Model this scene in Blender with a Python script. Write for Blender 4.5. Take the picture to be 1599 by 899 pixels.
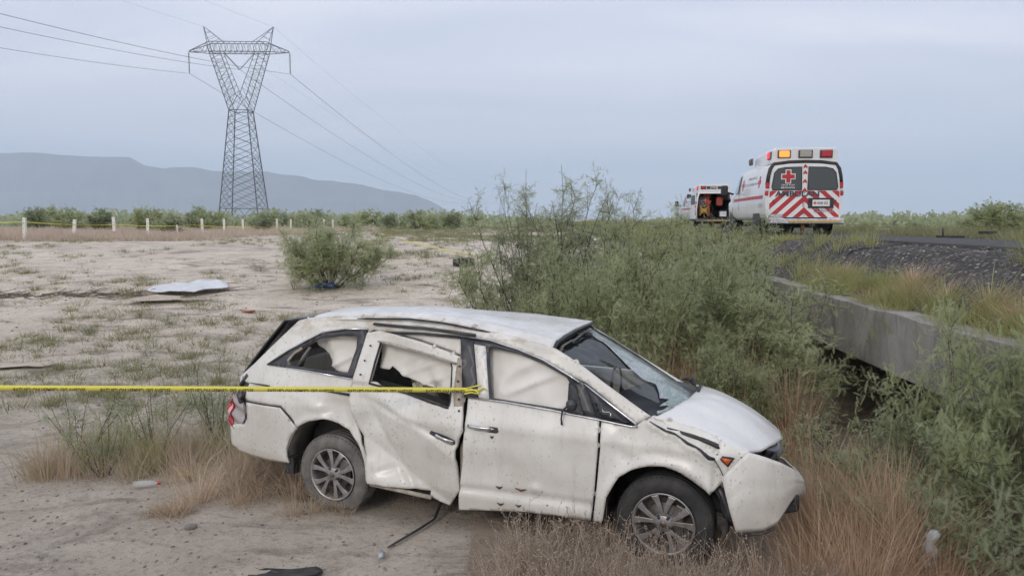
import bpy, bmesh, math, random
import numpy as np
from math import radians as R, pi, sin, cos
from mathutils import Vector, Matrix
from mathutils.geometry import delaunay_2d_cdt
random.seed(7); rng = np.random.default_rng(11)
S = bpy.context.scene; COL = S.collection
for o in list(bpy.data.objects): bpy.data.objects.remove(o)

# ------------------------------------------------------------------ camera
cam = bpy.data.objects.new('camera', bpy.data.cameras.new('camera')); COL.objects.link(cam)
cam.data.lens = 26.0; cam.data.sensor_width = 36; cam.data.clip_end = 40000; cam.data.clip_start = .05
cam.location = (0, 0, 2.635); cam.rotation_euler = (R(90 - 5.17), 0, 0)
S.camera = cam
S.view_settings.view_transform = 'Standard'; S.view_settings.look = 'None'
S.view_settings.exposure = 0.0; S.view_settings.gamma = 1.0
S.cycles.max_bounces = 6; S.cycles.volume_bounces = 1; S.cycles.transparent_max_bounces = 12

# ------------------------------------------------------------------ sky and sun
SUN_EL, SUN_AZ = R(30), R(205)          # low sun behind thin cloud, behind the camera and a little left
w = bpy.data.worlds.new('World'); S.world = w; w.use_nodes = True
nt = w.node_tree; N = nt.nodes; Lk = nt.links
for n in list(N): N.remove(n)
out = N.new('ShaderNodeOutputWorld'); bg = N.new('ShaderNodeBackground')
sky = N.new('ShaderNodeTexSky'); sky.sky_type = 'NISHITA'; sky.sun_disc = False
sky.sun_elevation = SUN_EL; sky.sun_rotation = SUN_AZ; sky.air_density = 1.2; sky.dust_density = 3.0
tc = N.new('ShaderNodeTexCoord'); sep = N.new('ShaderNodeSeparateXYZ'); Lk.new(tc.outputs['Generated'], sep.inputs[0])
def wm(op, a, b=None):
    m = N.new('ShaderNodeMath'); m.operation = op
    for i, v in enumerate((a, b)):
        if v is None: continue
        if isinstance(v, (int, float)): m.inputs[i].default_value = v
        else: Lk.new(v, m.inputs[i])
    return m.outputs[0]
# clouds lie on a flat layer: direction / height gives the layer's plan position
zz = wm('MAXIMUM', wm('ADD', sep.outputs[2], .12), .05)
cv = N.new('ShaderNodeCombineXYZ'); Lk.new(wm('DIVIDE', sep.outputs[0], zz), cv.inputs[0]); Lk.new(wm('DIVIDE', sep.outputs[1], zz), cv.inputs[1])
mp = N.new('ShaderNodeMapping'); mp.inputs['Rotation'].default_value = (0, 0, R(-35)); mp.inputs['Scale'].default_value = (.38, .95, 1); mp.inputs['Location'].default_value = (1.3, .2, 0)
Lk.new(cv.outputs[0], mp.inputs[0])
nz = N.new('ShaderNodeTexNoise'); nz.inputs['Scale'].default_value = 1.5; nz.inputs['Detail'].default_value = 5; nz.inputs['Roughness'].default_value = .48; nz.inputs['Distortion'].default_value = .5
Lk.new(mp.outputs[0], nz.inputs[0])
cr = N.new('ShaderNodeValToRGB'); cr.color_ramp.elements[0].position = .28; cr.color_ramp.elements[1].position = .72
Lk.new(nz.outputs['Fac'], cr.inputs[0])
mixc = N.new('ShaderNodeMix'); mixc.data_type = 'RGBA'
mixc.inputs['A'].default_value = (.75, .80, .95, 1); mixc.inputs['B'].default_value = (1.07, 1.055, 1.16, 1)
Lk.new(cr.outputs[0], mixc.inputs['Factor'])
# a little greyer towards the horizon
hz = N.new('ShaderNodeMix'); hz.data_type = 'RGBA'
hr = N.new('ShaderNodeMapRange'); hr.inputs[1].default_value = 0.0; hr.inputs[2].default_value = .22; hr.inputs[3].default_value = .75; hr.inputs[4].default_value = 0
Lk.new(sep.outputs[2], hr.inputs[0]); Lk.new(hr.outputs[0], hz.inputs['Factor'])
Lk.new(mixc.outputs['Result'], hz.inputs['A']); hz.inputs['B'].default_value = (.89, .87, .945, 1)
nis = N.new('ShaderNodeMix'); nis.data_type = 'RGBA'; nis.blend_type = 'MULTIPLY'; nis.inputs['Factor'].default_value = 1
Lk.new(sky.outputs[0], nis.inputs['A']); nis.inputs['B'].default_value = (.07, .07, .07, 1)
fin = N.new('ShaderNodeMix'); fin.data_type = 'RGBA'; fin.inputs['Factor'].default_value = .90
Lk.new(nis.outputs['Result'], fin.inputs['A']); Lk.new(hz.outputs['Result'], fin.inputs['B'])
Lk.new(fin.outputs['Result'], bg.inputs[0]); bg.inputs[1].default_value = 1.0; Lk.new(bg.outputs[0], out.inputs[0])
sl = bpy.data.lights.new('sun', 'SUN'); sl.energy = .85; sl.angle = R(16); sl.color = (1, .90, .76)
so = bpy.data.objects.new('sun', sl); COL.objects.link(so)
d = Vector((sin(SUN_AZ)*cos(SUN_EL), cos(SUN_AZ)*cos(SUN_EL), sin(SUN_EL)))
so.rotation_euler = d.to_track_quat('Z', 'Y').to_euler(); so.location = (-20, -40, 40)

# ------------------------------------------------------------------ tagging helpers
def tag(o, label=None, cat=None, group=None, kind=None):
    if label: o['label'] = label
    if cat: o['category'] = cat
    if group: o['group'] = group
    if kind: o['kind'] = kind
    return o
def empty(name, loc=(0, 0, 0), rz=0, **k):
    o = bpy.data.objects.new(name, None); COL.objects.link(o); o.location = loc; o.rotation_euler = (0, 0, rz)
    o.empty_display_size = .2
    return tag(o, **k)
def copy_tree(o, parent=None):
    c = o.copy(); COL.objects.link(c)
    if parent: c.parent = parent
    for ch in o.children: copy_tree(ch, c)
    return c
def link(name, me, mat, parent=None):
    o = bpy.data.objects.new(name, me); COL.objects.link(o)
    if mat: 
        if not me.materials: me.materials.append(mat)
    if parent: o.parent = parent
    return o
def np_mesh(name, V, T, smooth=False, col=None):
    """V (n,3), T (m,k) faces of one size"""
    me = bpy.data.meshes.new(name); V = np.asarray(V, np.float32); T = np.asarray(T, np.int32); k = T.shape[1]
    me.vertices.add(len(V)); me.vertices.foreach_set('co', V.ravel())
    me.loops.add(T.size); me.loops.foreach_set('vertex_index', T.ravel())
    me.polygons.add(len(T)); me.polygons.foreach_set('loop_start', np.arange(0, T.size, k, dtype=np.int32))
    try: me.polygons.foreach_set('loop_total', np.full(len(T), k, np.int32))
    except Exception: pass
    if smooth: me.polygons.foreach_set('use_smooth', np.ones(len(T), bool))
    me.update(calc_edges=True)
    if col is not None:
        a = me.attributes.new('var', 'FLOAT', 'POINT'); a.data.foreach_set('value', np.asarray(col, np.float32))
    return me

class MB:
    def __init__(s): s.v = []; s.f = []; s.sm = []
    def add(s, V, F, smooth=False):
        b = len(s.v); s.v += [tuple(map(float, p)) for p in V]; s.f += [[i+b for i in f] for f in F]; s.sm += [smooth]*len(F); return s
    def box(s, c, d, rz=0, ry=0, rx=0):
        x, y, z = d[0]/2, d[1]/2, d[2]/2
        M = Matrix.Translation(c) @ Matrix.Rotation(rz, 4, 'Z') @ Matrix.Rotation(ry, 4, 'Y') @ Matrix.Rotation(rx, 4, 'X')
        V = [M @ Vector(p) for p in ((-x,-y,-z),(x,-y,-z),(x,y,-z),(-x,y,-z),(-x,-y,z),(x,-y,z),(x,y,z),(-x,y,z))]
        return s.add(V, [(0,3,2,1),(4,5,6,7),(0,1,5,4),(1,2,6,5),(2,3,7,6),(3,0,4,7)])
    def tube(s, P, r, n=8, cap=True, flat=1.0, smooth=True):
        P = [Vector(p) for p in P]; rs = r if hasattr(r, '__len__') else [r]*len(P)
        V = []; F = []; up = Vector((0, 0, 1))
        for i, p in enumerate(P):
            t = (P[min(i+1, len(P)-1)]-P[max(i-1, 0)]).normalized()
            a = t.cross(up)
            if a.length < .05: a = t.cross(Vector((1, 0, 0)))
            a.normalize(); b = t.cross(a)
            for k in range(n):
                q = 2*pi*k/n + pi/n; V.append(p + a*cos(q)*rs[i] + b*sin(q)*rs[i]*flat)
        for i in range(len(P)-1):
            for k in range(n): F.append((i*n+k, i*n+(k+1) % n, (i+1)*n+(k+1) % n, (i+1)*n+k))
        if cap: F += [tuple(range(n))[::-1], tuple((len(P)-1)*n+k for k in range(n))]
        return s.add(V, F, smooth and n > 4)
    def lathe(s, prof, c=(0,0,0), axis='Y', n=32, sx=1):
        """prof: (radius, along)"""
        V = []; F = []
        for r_, a in prof:
            for k in range(n):
                q = 2*pi*k/n; x, z = r_*cos(q), r_*sin(q)
                V.append((c[0]+x, c[1]+a, c[2]+z) if axis == 'Y' else (c[0]+x, c[1]+z, c[2]+a) if axis == 'Z' else (c[0]+a, c[1]+x, c[2]+z))
        for i in range(len(prof)-1):
            for k in range(n): F.append((i*n+k, i*n+(k+1) % n, (i+1)*n+(k+1) % n, (i+1)*n+k))
        return s.add(V, F, True)
    def prism(s, pts, y0, y1, plane='XZ'):
        n = len(pts)
        f = (lambda p, y: (p[0], y, p[1])) if plane == 'XZ' else (lambda p, y: (y, p[0], p[1])) if plane == 'YZ' else (lambda p, y: (p[0], p[1], y))
        V = [f(p, y0) for p in pts] + [f(p, y1) for p in pts]
        F = [tuple(range(n)), tuple(range(2*n-1, n-1, -1))] + [(i, n+i, n+(i+1) % n, (i+1) % n) for i in range(n)]
        return s.add(V, F)
    def grid(s, fn, nu, nv, smooth=True):
        V = [fn(i/nu, j/nv) for j in range(nv+1) for i in range(nu+1)]
        F = [(j*(nu+1)+i, j*(nu+1)+i+1, (j+1)*(nu+1)+i+1, (j+1)*(nu+1)+i) for j in range(nv) for i in range(nu)]
        return s.add(V, F, smooth)
    def build(s, name, mat, parent=None, bevel=0, solid=0, weld=False, fix=False):
        me = bpy.data.meshes.new(name); me.from_pydata(s.v, [], s.f); me.polygons.foreach_set('use_smooth', s.sm); me.update()
        if weld or fix:
            b = bmesh.new(); b.from_mesh(me)
            if weld: bmesh.ops.remove_doubles(b, verts=b.verts, dist=1e-4)
            bmesh.ops.recalc_face_normals(b, faces=b.faces); b.to_mesh(me); b.free()
        o = link(name, me, mat, parent)
        if solid: m = o.modifiers.new('s', 'SOLIDIFY'); m.thickness = abs(solid); m.offset = 1 if solid > 0 else -1
        if bevel: m = o.modifiers.new('b', 'BEVEL'); m.width = bevel; m.segments = 2; m.limit_method = 'ANGLE'
        return o

# ------------------------------------------------------------------ materials
def mat(name, col=(.5,.5,.5), rough=.6, metal=0, **k):
    m = bpy.data.materials.new(name); m.use_nodes = True; b = m.node_tree.nodes['Principled BSDF']
    b.inputs['Base Color'].default_value = (*col, 1); b.inputs['Roughness'].default_value = rough; b.inputs['Metallic'].default_value = metal
    for kk, v in k.items(): b.inputs[kk.replace('_', ' ')].default_value = v
    return m
class NB:
    """small node builder"""
    def __init__(s, m): s.m = m; s.t = m.node_tree; s.b = s.t.nodes['Principled BSDF']
    def n(s, ty, **k):
        x = s.t.nodes.new(ty)
        for kk, v in k.items(): setattr(x, kk, v)
        return x
    def l(s, a, b): s.t.links.new(a, b)
    def coord(s, which='Object', scale=(1,1,1)):
        c = s.n('ShaderNodeTexCoord'); m = s.n('ShaderNodeMapping'); m.inputs['Scale'].default_value = scale
        s.l(c.outputs[which], m.inputs[0]); return m.outputs[0]
    def noise(s, v, scale, detail=4, rough=.55, dist=0):
        x = s.n('ShaderNodeTexNoise'); x.inputs['Scale'].default_value = scale; x.inputs['Detail'].default_value = detail
        x.inputs['Roughness'].default_value = rough; x.inputs['Distortion'].default_value = dist; s.l(v, x.inputs['Vector']); return x.outputs['Fac']
    def vor(s, v, scale, out='Distance', feature='F1'):
        x = s.n('ShaderNodeTexVoronoi', feature=feature); x.inputs['Scale'].default_value = scale; s.l(v, x.inputs['Vector']); return x.outputs[out]
    def ramp(s, v, *st):
        x = s.n('ShaderNodeValToRGB'); e = x.color_ramp.elements
        while len(e) < len(st): e.new(.5)
        for q, (p, c) in zip(e, st): q.position = p; q.color = (c, c, c, 1) if isinstance(c, (int, float)) else (*c, 1)
        s.l(v, x.inputs[0]); return x.outputs[0]
    def mix(s, f, a, b, blend='MIX'):
        x = s.n('ShaderNodeMix', data_type='RGBA', blend_type=blend)
        for nm, v in (('Factor', f), ('A', a), ('B', b)):
            i = x.inputs[nm]
            if isinstance(v, (int, float)): i.default_value = v if nm == 'Factor' else (v, v, v, 1)
            elif isinstance(v, tuple): i.default_value = (*v, 1)
            else: s.l(v, i)
        return x.outputs['Result']
    def mul(s, a, b, op='MULTIPLY'):
        x = s.n('ShaderNodeMath', operation=op)
        for i, v in enumerate((a, b)):
            if isinstance(v, (int, float)): x.inputs[i].default_value = v
            else: s.l(v, x.inputs[i])
        return x.outputs[0]
    def base(s, c): s.l(c, s.b.inputs['Base Color'])
    def bump(s, h, strength=.5, dist=.01):
        x = s.n('ShaderNodeBump'); x.inputs['Strength'].default_value = strength; x.inputs['Distance'].default_value = dist
        s.l(h, x.inputs['Height']); s.l(x.outputs[0], s.b.inputs['Normal'])
M = {}
# white paint, dusty and mud-spattered (paint keeps its dirt wherever the light comes from)
def paint(name, col, mud=(.23,.19,.14), amount=1.0):
    m = mat(name, col, .34, 0, Coat_Weight=.35, Coat_Roughness=.18); q = NB(m); v = q.coord()
    big = q.ramp(q.noise(v, 1.6, 5, .6), (.38, 0), (.66, .62*amount))
    c = q.mix(big, col, (.53,.51,.455))
    streak = q.ramp(q.noise(q.coord(scale=(9, 9, 1.1)), 2.2, 4, .6), (.55, 0), (.74, .42*amount))
    c = q.mix(streak, c, (.47,.44,.38))
    zone = q.ramp(q.noise(v, 2.3, 2, .5), (.36, 0), (.58, 1))
    sp = q.mul(q.ramp(q.vor(q.coord(scale=(1, 1, .75)), 26), (.13, 1), (.25, 0)), zone)
    sp2 = q.mul(q.ramp(q.vor(q.coord(scale=(1.1, 1, .6)), 62), (.08, 1), (.19, 0)), q.ramp(q.noise(v, 3.1, 2), (.46, 0), (.6, 1)))
    sx = q.n('ShaderNodeSeparateXYZ'); q.l(v, sx.inputs[0]); hi = q.ramp(q.mul(sx.outputs[2], .5), (.775, 0), (.83, 1)); dry = q.mul(hi, q.ramp(q.noise(q.coord(scale=(1.2,1,3)), 5, 6, .7), (.42, 0), (.62, .75*amount)))
    c = q.mix(dry, c, (.42,.35,.25))   # caked dust along the roof rail
    c = q.mix(q.mul(q.ramp(q.noise(q.coord(scale=(1,1,.35)), 13, 7, .75, 1.5), (.58, 0), (.70, .55*amount)), zone), c, (.34,.30,.24))
    tot = q.mul(q.mul(q.mul(sp, sp2, 'ADD'), q.ramp(q.noise(v, 40, 2), (.35, .25), (.6, 1))), .62*amount)
    c = q.mix(tot, c, mud); q.base(c)
    q.l(q.ramp(q.noise(v, 2.5, 4), (.35, .26), (.7, .55)), q.b.inputs['Roughness'])
    q.bump(q.mix(.25, q.noise(v, 3.5, 3, .5), q.noise(v, 120, 2)), .22, .02)
    return m
M['paint'] = paint('car_white_paint', (.74,.74,.70))
M['roofpaint'] = paint('car_roof_white_paint', (.76,.765,.75), amount=.45)
def noisy(name, a, b, scale=8, rough=.8, bump=.3, bd=.01, detail=6, metal=0, stretch=(1,1,1), lo=.38, hi=.64, **k):
    m = mat(name, a, rough, metal, **k); q = NB(m); v = q.coord(scale=stretch); n = q.noise(v, scale, detail, .6)
    q.base(q.mix(q.ramp(n, (lo, 0), (hi, 1)), a, b))
    if bump: q.bump(q.noise(v, scale*2.5, detail, .65), bump, bd)
    return m
M['black'] = noisy('black_plastic', (.018,.019,.022), (.045,.045,.046), 12, .55, .2, .004)
M['trim'] = noisy('weathered_black_trim', (.03,.032,.04), (.07,.072,.078), 6, .4, .1, .003)
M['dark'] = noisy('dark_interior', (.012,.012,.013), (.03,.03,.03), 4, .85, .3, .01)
M['dash'] = noisy('dashboard_vinyl', (.035,.042,.055), (.07,.078,.09), 5, .55, .15, .005)
M['seat'] = noisy('grey_seat_cloth', (.16,.155,.15), (.24,.23,.215), 14, .9, .2, .004)
M['cloth'] = noisy('airbag_cloth', (.78,.765,.72), (.68,.66,.61), 2.2, .85, .35, .01)
M['chrome'] = noisy('chrome_trim', (.75,.76,.78), (.5,.5,.5), 9, .22, .05, .002, metal=1)
M['alloy'] = noisy('alloy_rim', (.46,.46,.47), (.30,.28,.26), 9, .42, .1, .003, metal=.75)
M['alloydark'] = noisy('rim_inner_dark', (.05,.05,.05), (.11,.1,.09), 9, .6, .1, .003)
M['steel'] = noisy('brake_steel', (.22,.21,.2), (.12,.10,.08), 9, .5, .1, .003, metal=.6)
M['tyre'] = noisy('tyre_rubber', (.022,.023,.025), (.055,.053,.05), 7, .8, .25, .004)
M['tyredust'] = noisy('dusty_tyre_rubber', (.10,.098,.094), (.20,.19,.175), 7, .9, .3, .004)
M['liner'] = noisy('wheel_well_liner', (.16,.145,.125), (.07,.065,.06), 5, .9, .4, .01)
M['bare'] = noisy('torn_body_edge', (.40,.36,.30), (.24,.2,.16), 14, .6, .3, .004)
M['rust'] = noisy('rust', (.16,.07,.035), (.07,.035,.02), 30, .9, .4, .004)
M['clear'] = mat('headlamp_glass', (.20,.215,.24), .12, 0, Coat_Weight=1.0)
M['redlens'] = noisy('red_lens', (.50,.02,.03), (.36,.02,.03), 20, .2, .1, .002)
M['amber'] = mat('amber_lens', (.62,.12,.03), .25)
def glass_mat(name, col, alpha, rough=.08, crack=0):
    m = mat(name, col, rough, 0, IOR=1.45); q = NB(m)
    if crack:
        v = q.coord(); e = q.vor(v, 26, feature='DISTANCE_TO_EDGE'); e2 = q.vor(q.coord(scale=(1,1.3,1)), 90, feature='DISTANCE_TO_EDGE')
        k = q.mul(q.ramp(e, (0, 1), (.05, 0)), q.ramp(e2, (0, .8), (.12, 0)), 'MAXIMUM')
        q.base(q.mix(k, col, (.75,.80,.80)))
        q.l(q.mul(q.mul(k, .55), alpha, 'ADD'), q.b.inputs['Alpha'])
    else: q.b.inputs['Alpha'].default_value = alpha
    return m
M['crackglass'] = glass_mat('shattered_laminated_glass', (.34,.43,.44), .42, .12, 1)
M['darkglass'] = mat('dark_tinted_glass', (.012,.014,.018), .08, 0, Coat_Weight=.6)
M['vanglass'] = mat('van_tinted_glass', (.035,.05,.052), .1, 0, Coat_Weight=.5)
M['vanwhite'] = noisy('ambulance_white_paint', (.78,.79,.80), (.68,.69,.69), 1.5, .3, .04, .005, Coat_Weight=.4)
M['red'] = noisy('ambulance_red_film', (.48,.035,.04), (.40,.035,.04), 6, .4, .03, .002)
M['signink'] = mat('dark_lettering', (.05,.055,.075), .5)
M['greyink'] = mat('grey_lettering', (.33,.34,.38), .5)
M['yellow'] = noisy('yellow_step_paint', (.62,.40,.08), (.45,.30,.08), 20, .6, .1, .003)
M['tape'] = mat('yellow_barrier_tape', (.70,.64,.10), .5); NB(M['tape']).b.inputs['Subsurface Weight'].default_value = 0
M['tapeink'] = mat('tape_lettering', (.07,.065,.02), .55)
M['conc'] = None
def conc():
    m = mat('weathered_concrete', (.26,.25,.235), .92); q = NB(m); v = q.coord()
    c = q.mix(q.ramp(q.noise(v, 1.3, 6, .65), (.35, 0), (.68, 1)), (.37,.355,.325), (.235,.22,.20))
    c = q.mix(q.ramp(q.noise(q.coord(scale=(1.6,1.6,.55)), 2.1, 6, .7, .8), (.48, 0), (.66, .7)), c, (.14,.12,.105))
    c = q.mix(q.ramp(q.vor(v, 9), (.03, .7), (.09, 0)), c, (.10,.095,.09))
    q.base(c); q.bump(q.noise(v, 22, 8, .7), .5, .02); return m
M['conc'] = conc()
M['postpaint'] = noisy('white_painted_concrete', (.80,.79,.74), (.62,.60,.55), 7, .85, .3, .01)
M['steelgalv'] = noisy('galvanised_steel', (.16,.175,.20), (.10,.11,.125), 3, .55, 0, metal=.3)
M['insul'] = mat('glass_insulator', (.10,.11,.12), .3)
M['wire'] = mat('conductor_wire', (.07,.075,.085), .5)
M['bark'] = noisy('grey_brown_bark', (.15,.12,.09), (.09,.07,.055), 30, .95, .4, .005)
M['deadwood'] = noisy('dry_grey_wood', (.22,.18,.14), (.10,.08,.065), 20, .95, .5, .01)
def leafmat(name, a, b, c_, trans=.25):
    m = mat(name, a, .62); q = NB(m)
    at = q.n('ShaderNodeAttribute', attribute_name='var'); oi = q.n('ShaderNodeObjectInfo')
    c = q.ramp(at.outputs['Fac'], (0, a), (.55, b), (1, c_))
    v = q.coord(); c = q.mix(q.ramp(q.noise(v, 1.6, 2), (.35, 0), (.65, .55)), c, tuple(x*.72 for x in a))
    c = q.mix(q.mul(oi.outputs['Random'], .28), c, tuple(x*1.1 for x in c_)); q.base(c)
    tr = q.n('ShaderNodeBsdfTranslucent'); q.l(c, tr.inputs[0]); ms = q.n('ShaderNodeMixShader'); ms.inputs[0].default_value = trans
    o = q.t.nodes['Material Output']; q.l(q.b.outputs[0], ms.inputs[1]); q.l(tr.outputs[0], ms.inputs[2]); q.l(ms.outputs[0], o.inputs[0])
    return m
M['leaf'] = leafmat('mesquite_leaf', (.34,.39,.20), (.46,.51,.28), (.60,.64,.40), .55)
M['leafblue'] = leafmat('grey_green_leaf', (.31,.37,.22), (.41,.47,.29), (.54,.58,.38), .55)
M['leafyellow'] = leafmat('yellow_green_leaf', (.20,.215,.10), (.27,.28,.13), (.38,.35,.19), .35)
M['straw'] = leafmat('dry_straw', (.46,.35,.24), (.62,.50,.37), (.78,.67,.52), .4)
M['redstraw'] = leafmat('reddish_dry_grass', (.46,.31,.20), (.62,.44,.30), (.78,.62,.45), .4)
M['paleweed'] = leafmat('pale_dry_weed', (.44,.35,.27), (.58,.48,.38), (.70,.60,.49), .35)
M['greengrass'] = leafmat('green_grass', (.25,.30,.11), (.36,.39,.15), (.52,.46,.22), .4)
# sandy ground
def dirt(name, a, b, c_, dark, green=True):
    m = mat(name, a, .97); q = NB(m); v = q.coord()
    n1 = q.noise(v, .35, 6, .62, .4); n2 = q.noise(v, 2.4, 8, .68, .6); n3 = q.noise(v, 17, 6, .7)
    c = q.mix(q.ramp(n1, (.36, 0), (.64, 1)), a, b)
    c = q.mix(q.ramp(n2, (.42, 0), (.66, .75)), c, c_)
    c = q.mix(q.ramp(q.noise(q.coord(scale=(.55,1.2,1)), 1.1, 7, .7, 1.2), (.50, 0), (.63, .85)), c, dark)
    c = q.mix(q.ramp(n3, (.30, .55), (.50, 0)), c, tuple(x*.62 for x in dark))
    st = q.mul(q.ramp(q.vor(v, 34), (.09, 1), (.17, 0)), q.ramp(q.noise(v, 5, 2), (.5, 0), (.62, 1)))
    c = q.mix(q.mul(st, .8), c, (.14,.125,.115))
    st = q.mul(q.ramp(q.vor(q.coord(scale=(1,1.1,1)), 47), (.07, 1), (.13, 0)), q.ramp(q.noise(v, 7, 2), (.52, 0), (.62, 1)))
    c = q.mix(q.mul(st, .7), c, (.60,.57,.53))
    q.base(c)
    h = q.mix(.4, q.noise(v, 6, 9, .72), q.noise(v, 45, 6, .75)); q.bump(h, .9, .05)
    return m
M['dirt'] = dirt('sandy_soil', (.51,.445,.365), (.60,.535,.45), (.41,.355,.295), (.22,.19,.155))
_q = NB(M['dirt']); _l = _q.b.inputs['Base Color'].links[0]; _src = _l.from_socket
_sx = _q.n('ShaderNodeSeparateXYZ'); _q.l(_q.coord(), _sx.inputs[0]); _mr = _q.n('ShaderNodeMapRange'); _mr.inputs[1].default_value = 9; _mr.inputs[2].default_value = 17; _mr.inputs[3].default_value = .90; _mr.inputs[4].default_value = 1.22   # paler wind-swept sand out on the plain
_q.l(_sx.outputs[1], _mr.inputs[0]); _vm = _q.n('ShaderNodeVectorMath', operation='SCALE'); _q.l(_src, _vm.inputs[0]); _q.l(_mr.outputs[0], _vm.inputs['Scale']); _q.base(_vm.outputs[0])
M['gravel'] = None
def gravel():
    m = mat('dark_gravel', (.1,.1,.1), .9); q = NB(m); v = q.coord()
    cell = q.n('ShaderNodeTexVoronoi'); cell.inputs['Scale'].default_value = 17; q.l(v, cell.inputs['Vector'])
    sp = q.n('ShaderNodeSeparateColor'); q.l(cell.outputs['Color'], sp.inputs[0])
    c = q.ramp(sp.outputs[0], (0, (.060,.057,.056)), (.6, (.10,.094,.09)), (.86, (.16,.15,.142)), (.97, (.34,.32,.30)))
    c = q.mix(q.ramp(cell.outputs['Distance'], (.35, 0), (.62, 1)), c, (.035,.033,.032))
    c = q.mix(q.ramp(q.noise(v, .9, 5), (.5, 0), (.7, .6)), c, (.17,.15,.13)); q.base(c)
    q.bump(q.ramp(cell.outputs['Distance'], (0, 1), (.7, 0)), 1, .04); return m
M['gravel'] = gravel()
M['asphalt'] = noisy('worn_asphalt', (.045,.044,.044), (.075,.072,.07), 5, .9, .5, .01)
M['board'] = noisy('pale_cardboard', (.52,.45,.37), (.42,.36,.29), 3, .9, .3, .01)
M['panelwhite'] = noisy('torn_white_panel_paint', (.68,.71,.74), (.58,.60,.62), 3, .4, .1, .01)
M['slab'] = dirt('tan_concrete_slab', (.33,.265,.205), (.30,.24,.185), (.26,.205,.16), (.19,.145,.115))
M['blue'] = noisy('blue_rag', (.035,.10,.36), (.03,.07,.22), 20, .9, .3, .01)
M['orange'] = noisy('orange_scrap', (.48,.14,.06), (.35,.12,.07), 20, .9, .3, .01)
M['skin'] = noisy('skin', (.30,.16,.10), (.26,.14,.09), 20, .6, 0)
M['uniform'] = noisy('orange_red_uniform', (.42,.085,.05), (.28,.05,.035), 6, .85, .3, .02)
M['navy'] = noisy('navy_trousers', (.02,.025,.045), (.035,.04,.06), 10, .9, .2, .01)
M['hair'] = mat('dark_hair', (.015,.012,.01), .6)
def emis(name, col, e, s):
    m = mat(name, col, .3); b = m.node_tree.nodes['Principled BSDF']; b.inputs['Emission Color'].default_value = (*e, 1); b.inputs['Emission Strength'].default_value = s; return m
M['amberlit'] = emis('lit_amber_beacon', (.8,.25,.05), (1, .28, .04), 1.3)
M['redlit'] = emis('lit_red_beacon', (.7,.03,.05), (1, .08, .12), .9)
# ------------------------------------------------------------------ land
def sm(a, b, x):
    t = np.clip((x-a)/(b-a), 0, 1); return t*t*(3-2*t)
def emb(xr): return np.interp(xr, [2.4,3.2,4.1,4.4,5.5,6.2,8.8,14,18,24], [-.3,.35,1.42,1.56,2.12,2.2,2.2,2.22,1.9,1.65])
def ground(X, Y):
    X = np.asarray(X, float); Y = np.asarray(Y, float)
    pl = 1.65*sm(7, 34, Y) + .95*(1-sm(1.2, 4.3, Y)); xr = X-.05*Y
    pl = pl - .3*np.exp(-((xr-2.6)/1.1)**2)*(1-sm(16, 30, Y))*sm(3.5, 5.5, Y)
    e = np.where(xr > 2.4, emb(xr), -9); full = np.maximum(pl, e)
    k = sm(2.0, 2.8, Y)*(1-sm(12.4, 13.8, Y))*sm(2.2, 3.4, xr)*(1-sm(14, 15, xr))
    return full*(1-k) - .35*k
# value noise for relief
_g = rng.random((256, 256))
def vn(x, y):
    xi = np.floor(x).astype(int); yi = np.floor(y).astype(int); fx = x-xi; fy = y-yi; fx = fx*fx*(3-2*fx); fy = fy*fy*(3-2*fy)
    a = _g[xi & 255, yi & 255]; b = _g[(xi+1) & 255, yi & 255]; c = _g[xi & 255, (yi+1) & 255]; d_ = _g[(xi+1) & 255, (yi+1) & 255]
    return (a*(1-fx)+b*fx)*(1-fy)+(c*(1-fx)+d_*fx)*fy - .5
def relief(X, Y):
    fade = 1/(1+np.maximum(Y-30, 0)/40)
    h = .10*vn(X*.35, Y*.35)+.055*vn(X*1.1+9, Y*1.1)+.028*vn(X*3+3, Y*3+7)+.020*vn(X*7.3, Y*7.3)+.010*vn(X*15+4, Y*15)
    # keep the wheels on the ground they stand on
    return h*fade*(1-.6*np.exp(-((X-0)**2/6+(Y-6.5)**2/3)))
def gz(x, y): return float(ground(x, y)+relief(np.array(x, float), np.array(y, float))*(1-.8*float(sm(2.4, 3.2, x-.05*y))))
def nonuni(a, b, step, g, far):
    c = list(np.arange(a, b+1e-6, step)); s = step
    while c[-1] < far[1]: s *= g; c.append(c[-1]+s)
    s = step
    while c[0] > far[0]: s *= g; c.insert(0, c[0]-s)
    return np.array(c)
xs = nonuni(-9, 7.5, .09, 1.09, (-9000, 9000)); ys_ = nonuni(4, 9, .075, 1.016, (-60, 14000))
GX, GY = np.meshgrid(xs, ys_); _r = GX-.05*GY; GZ = ground(GX, GY)+relief(GX, GY)*(1-.8*sm(2.4, 3.2, _r))-.35*sm(3.0, 3.9, _r)*(1-sm(14.5, 16, _r))*(1-sm(250, 330, GY))
def gridfaces(nx, ny):
    i = np.arange(nx-1)[None, :]+np.arange(ny-1)[:, None]*nx
    return np.stack([i, i+1, i+1+nx, i+nx], -1).reshape(-1, 4)
V = np.stack([GX, GY, GZ], -1).reshape(-1, 3)
g = link('ground', np_mesh('ground', V, gridfaces(len(xs), len(ys_)), True), M['dirt']); tag(g, kind='structure')

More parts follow.
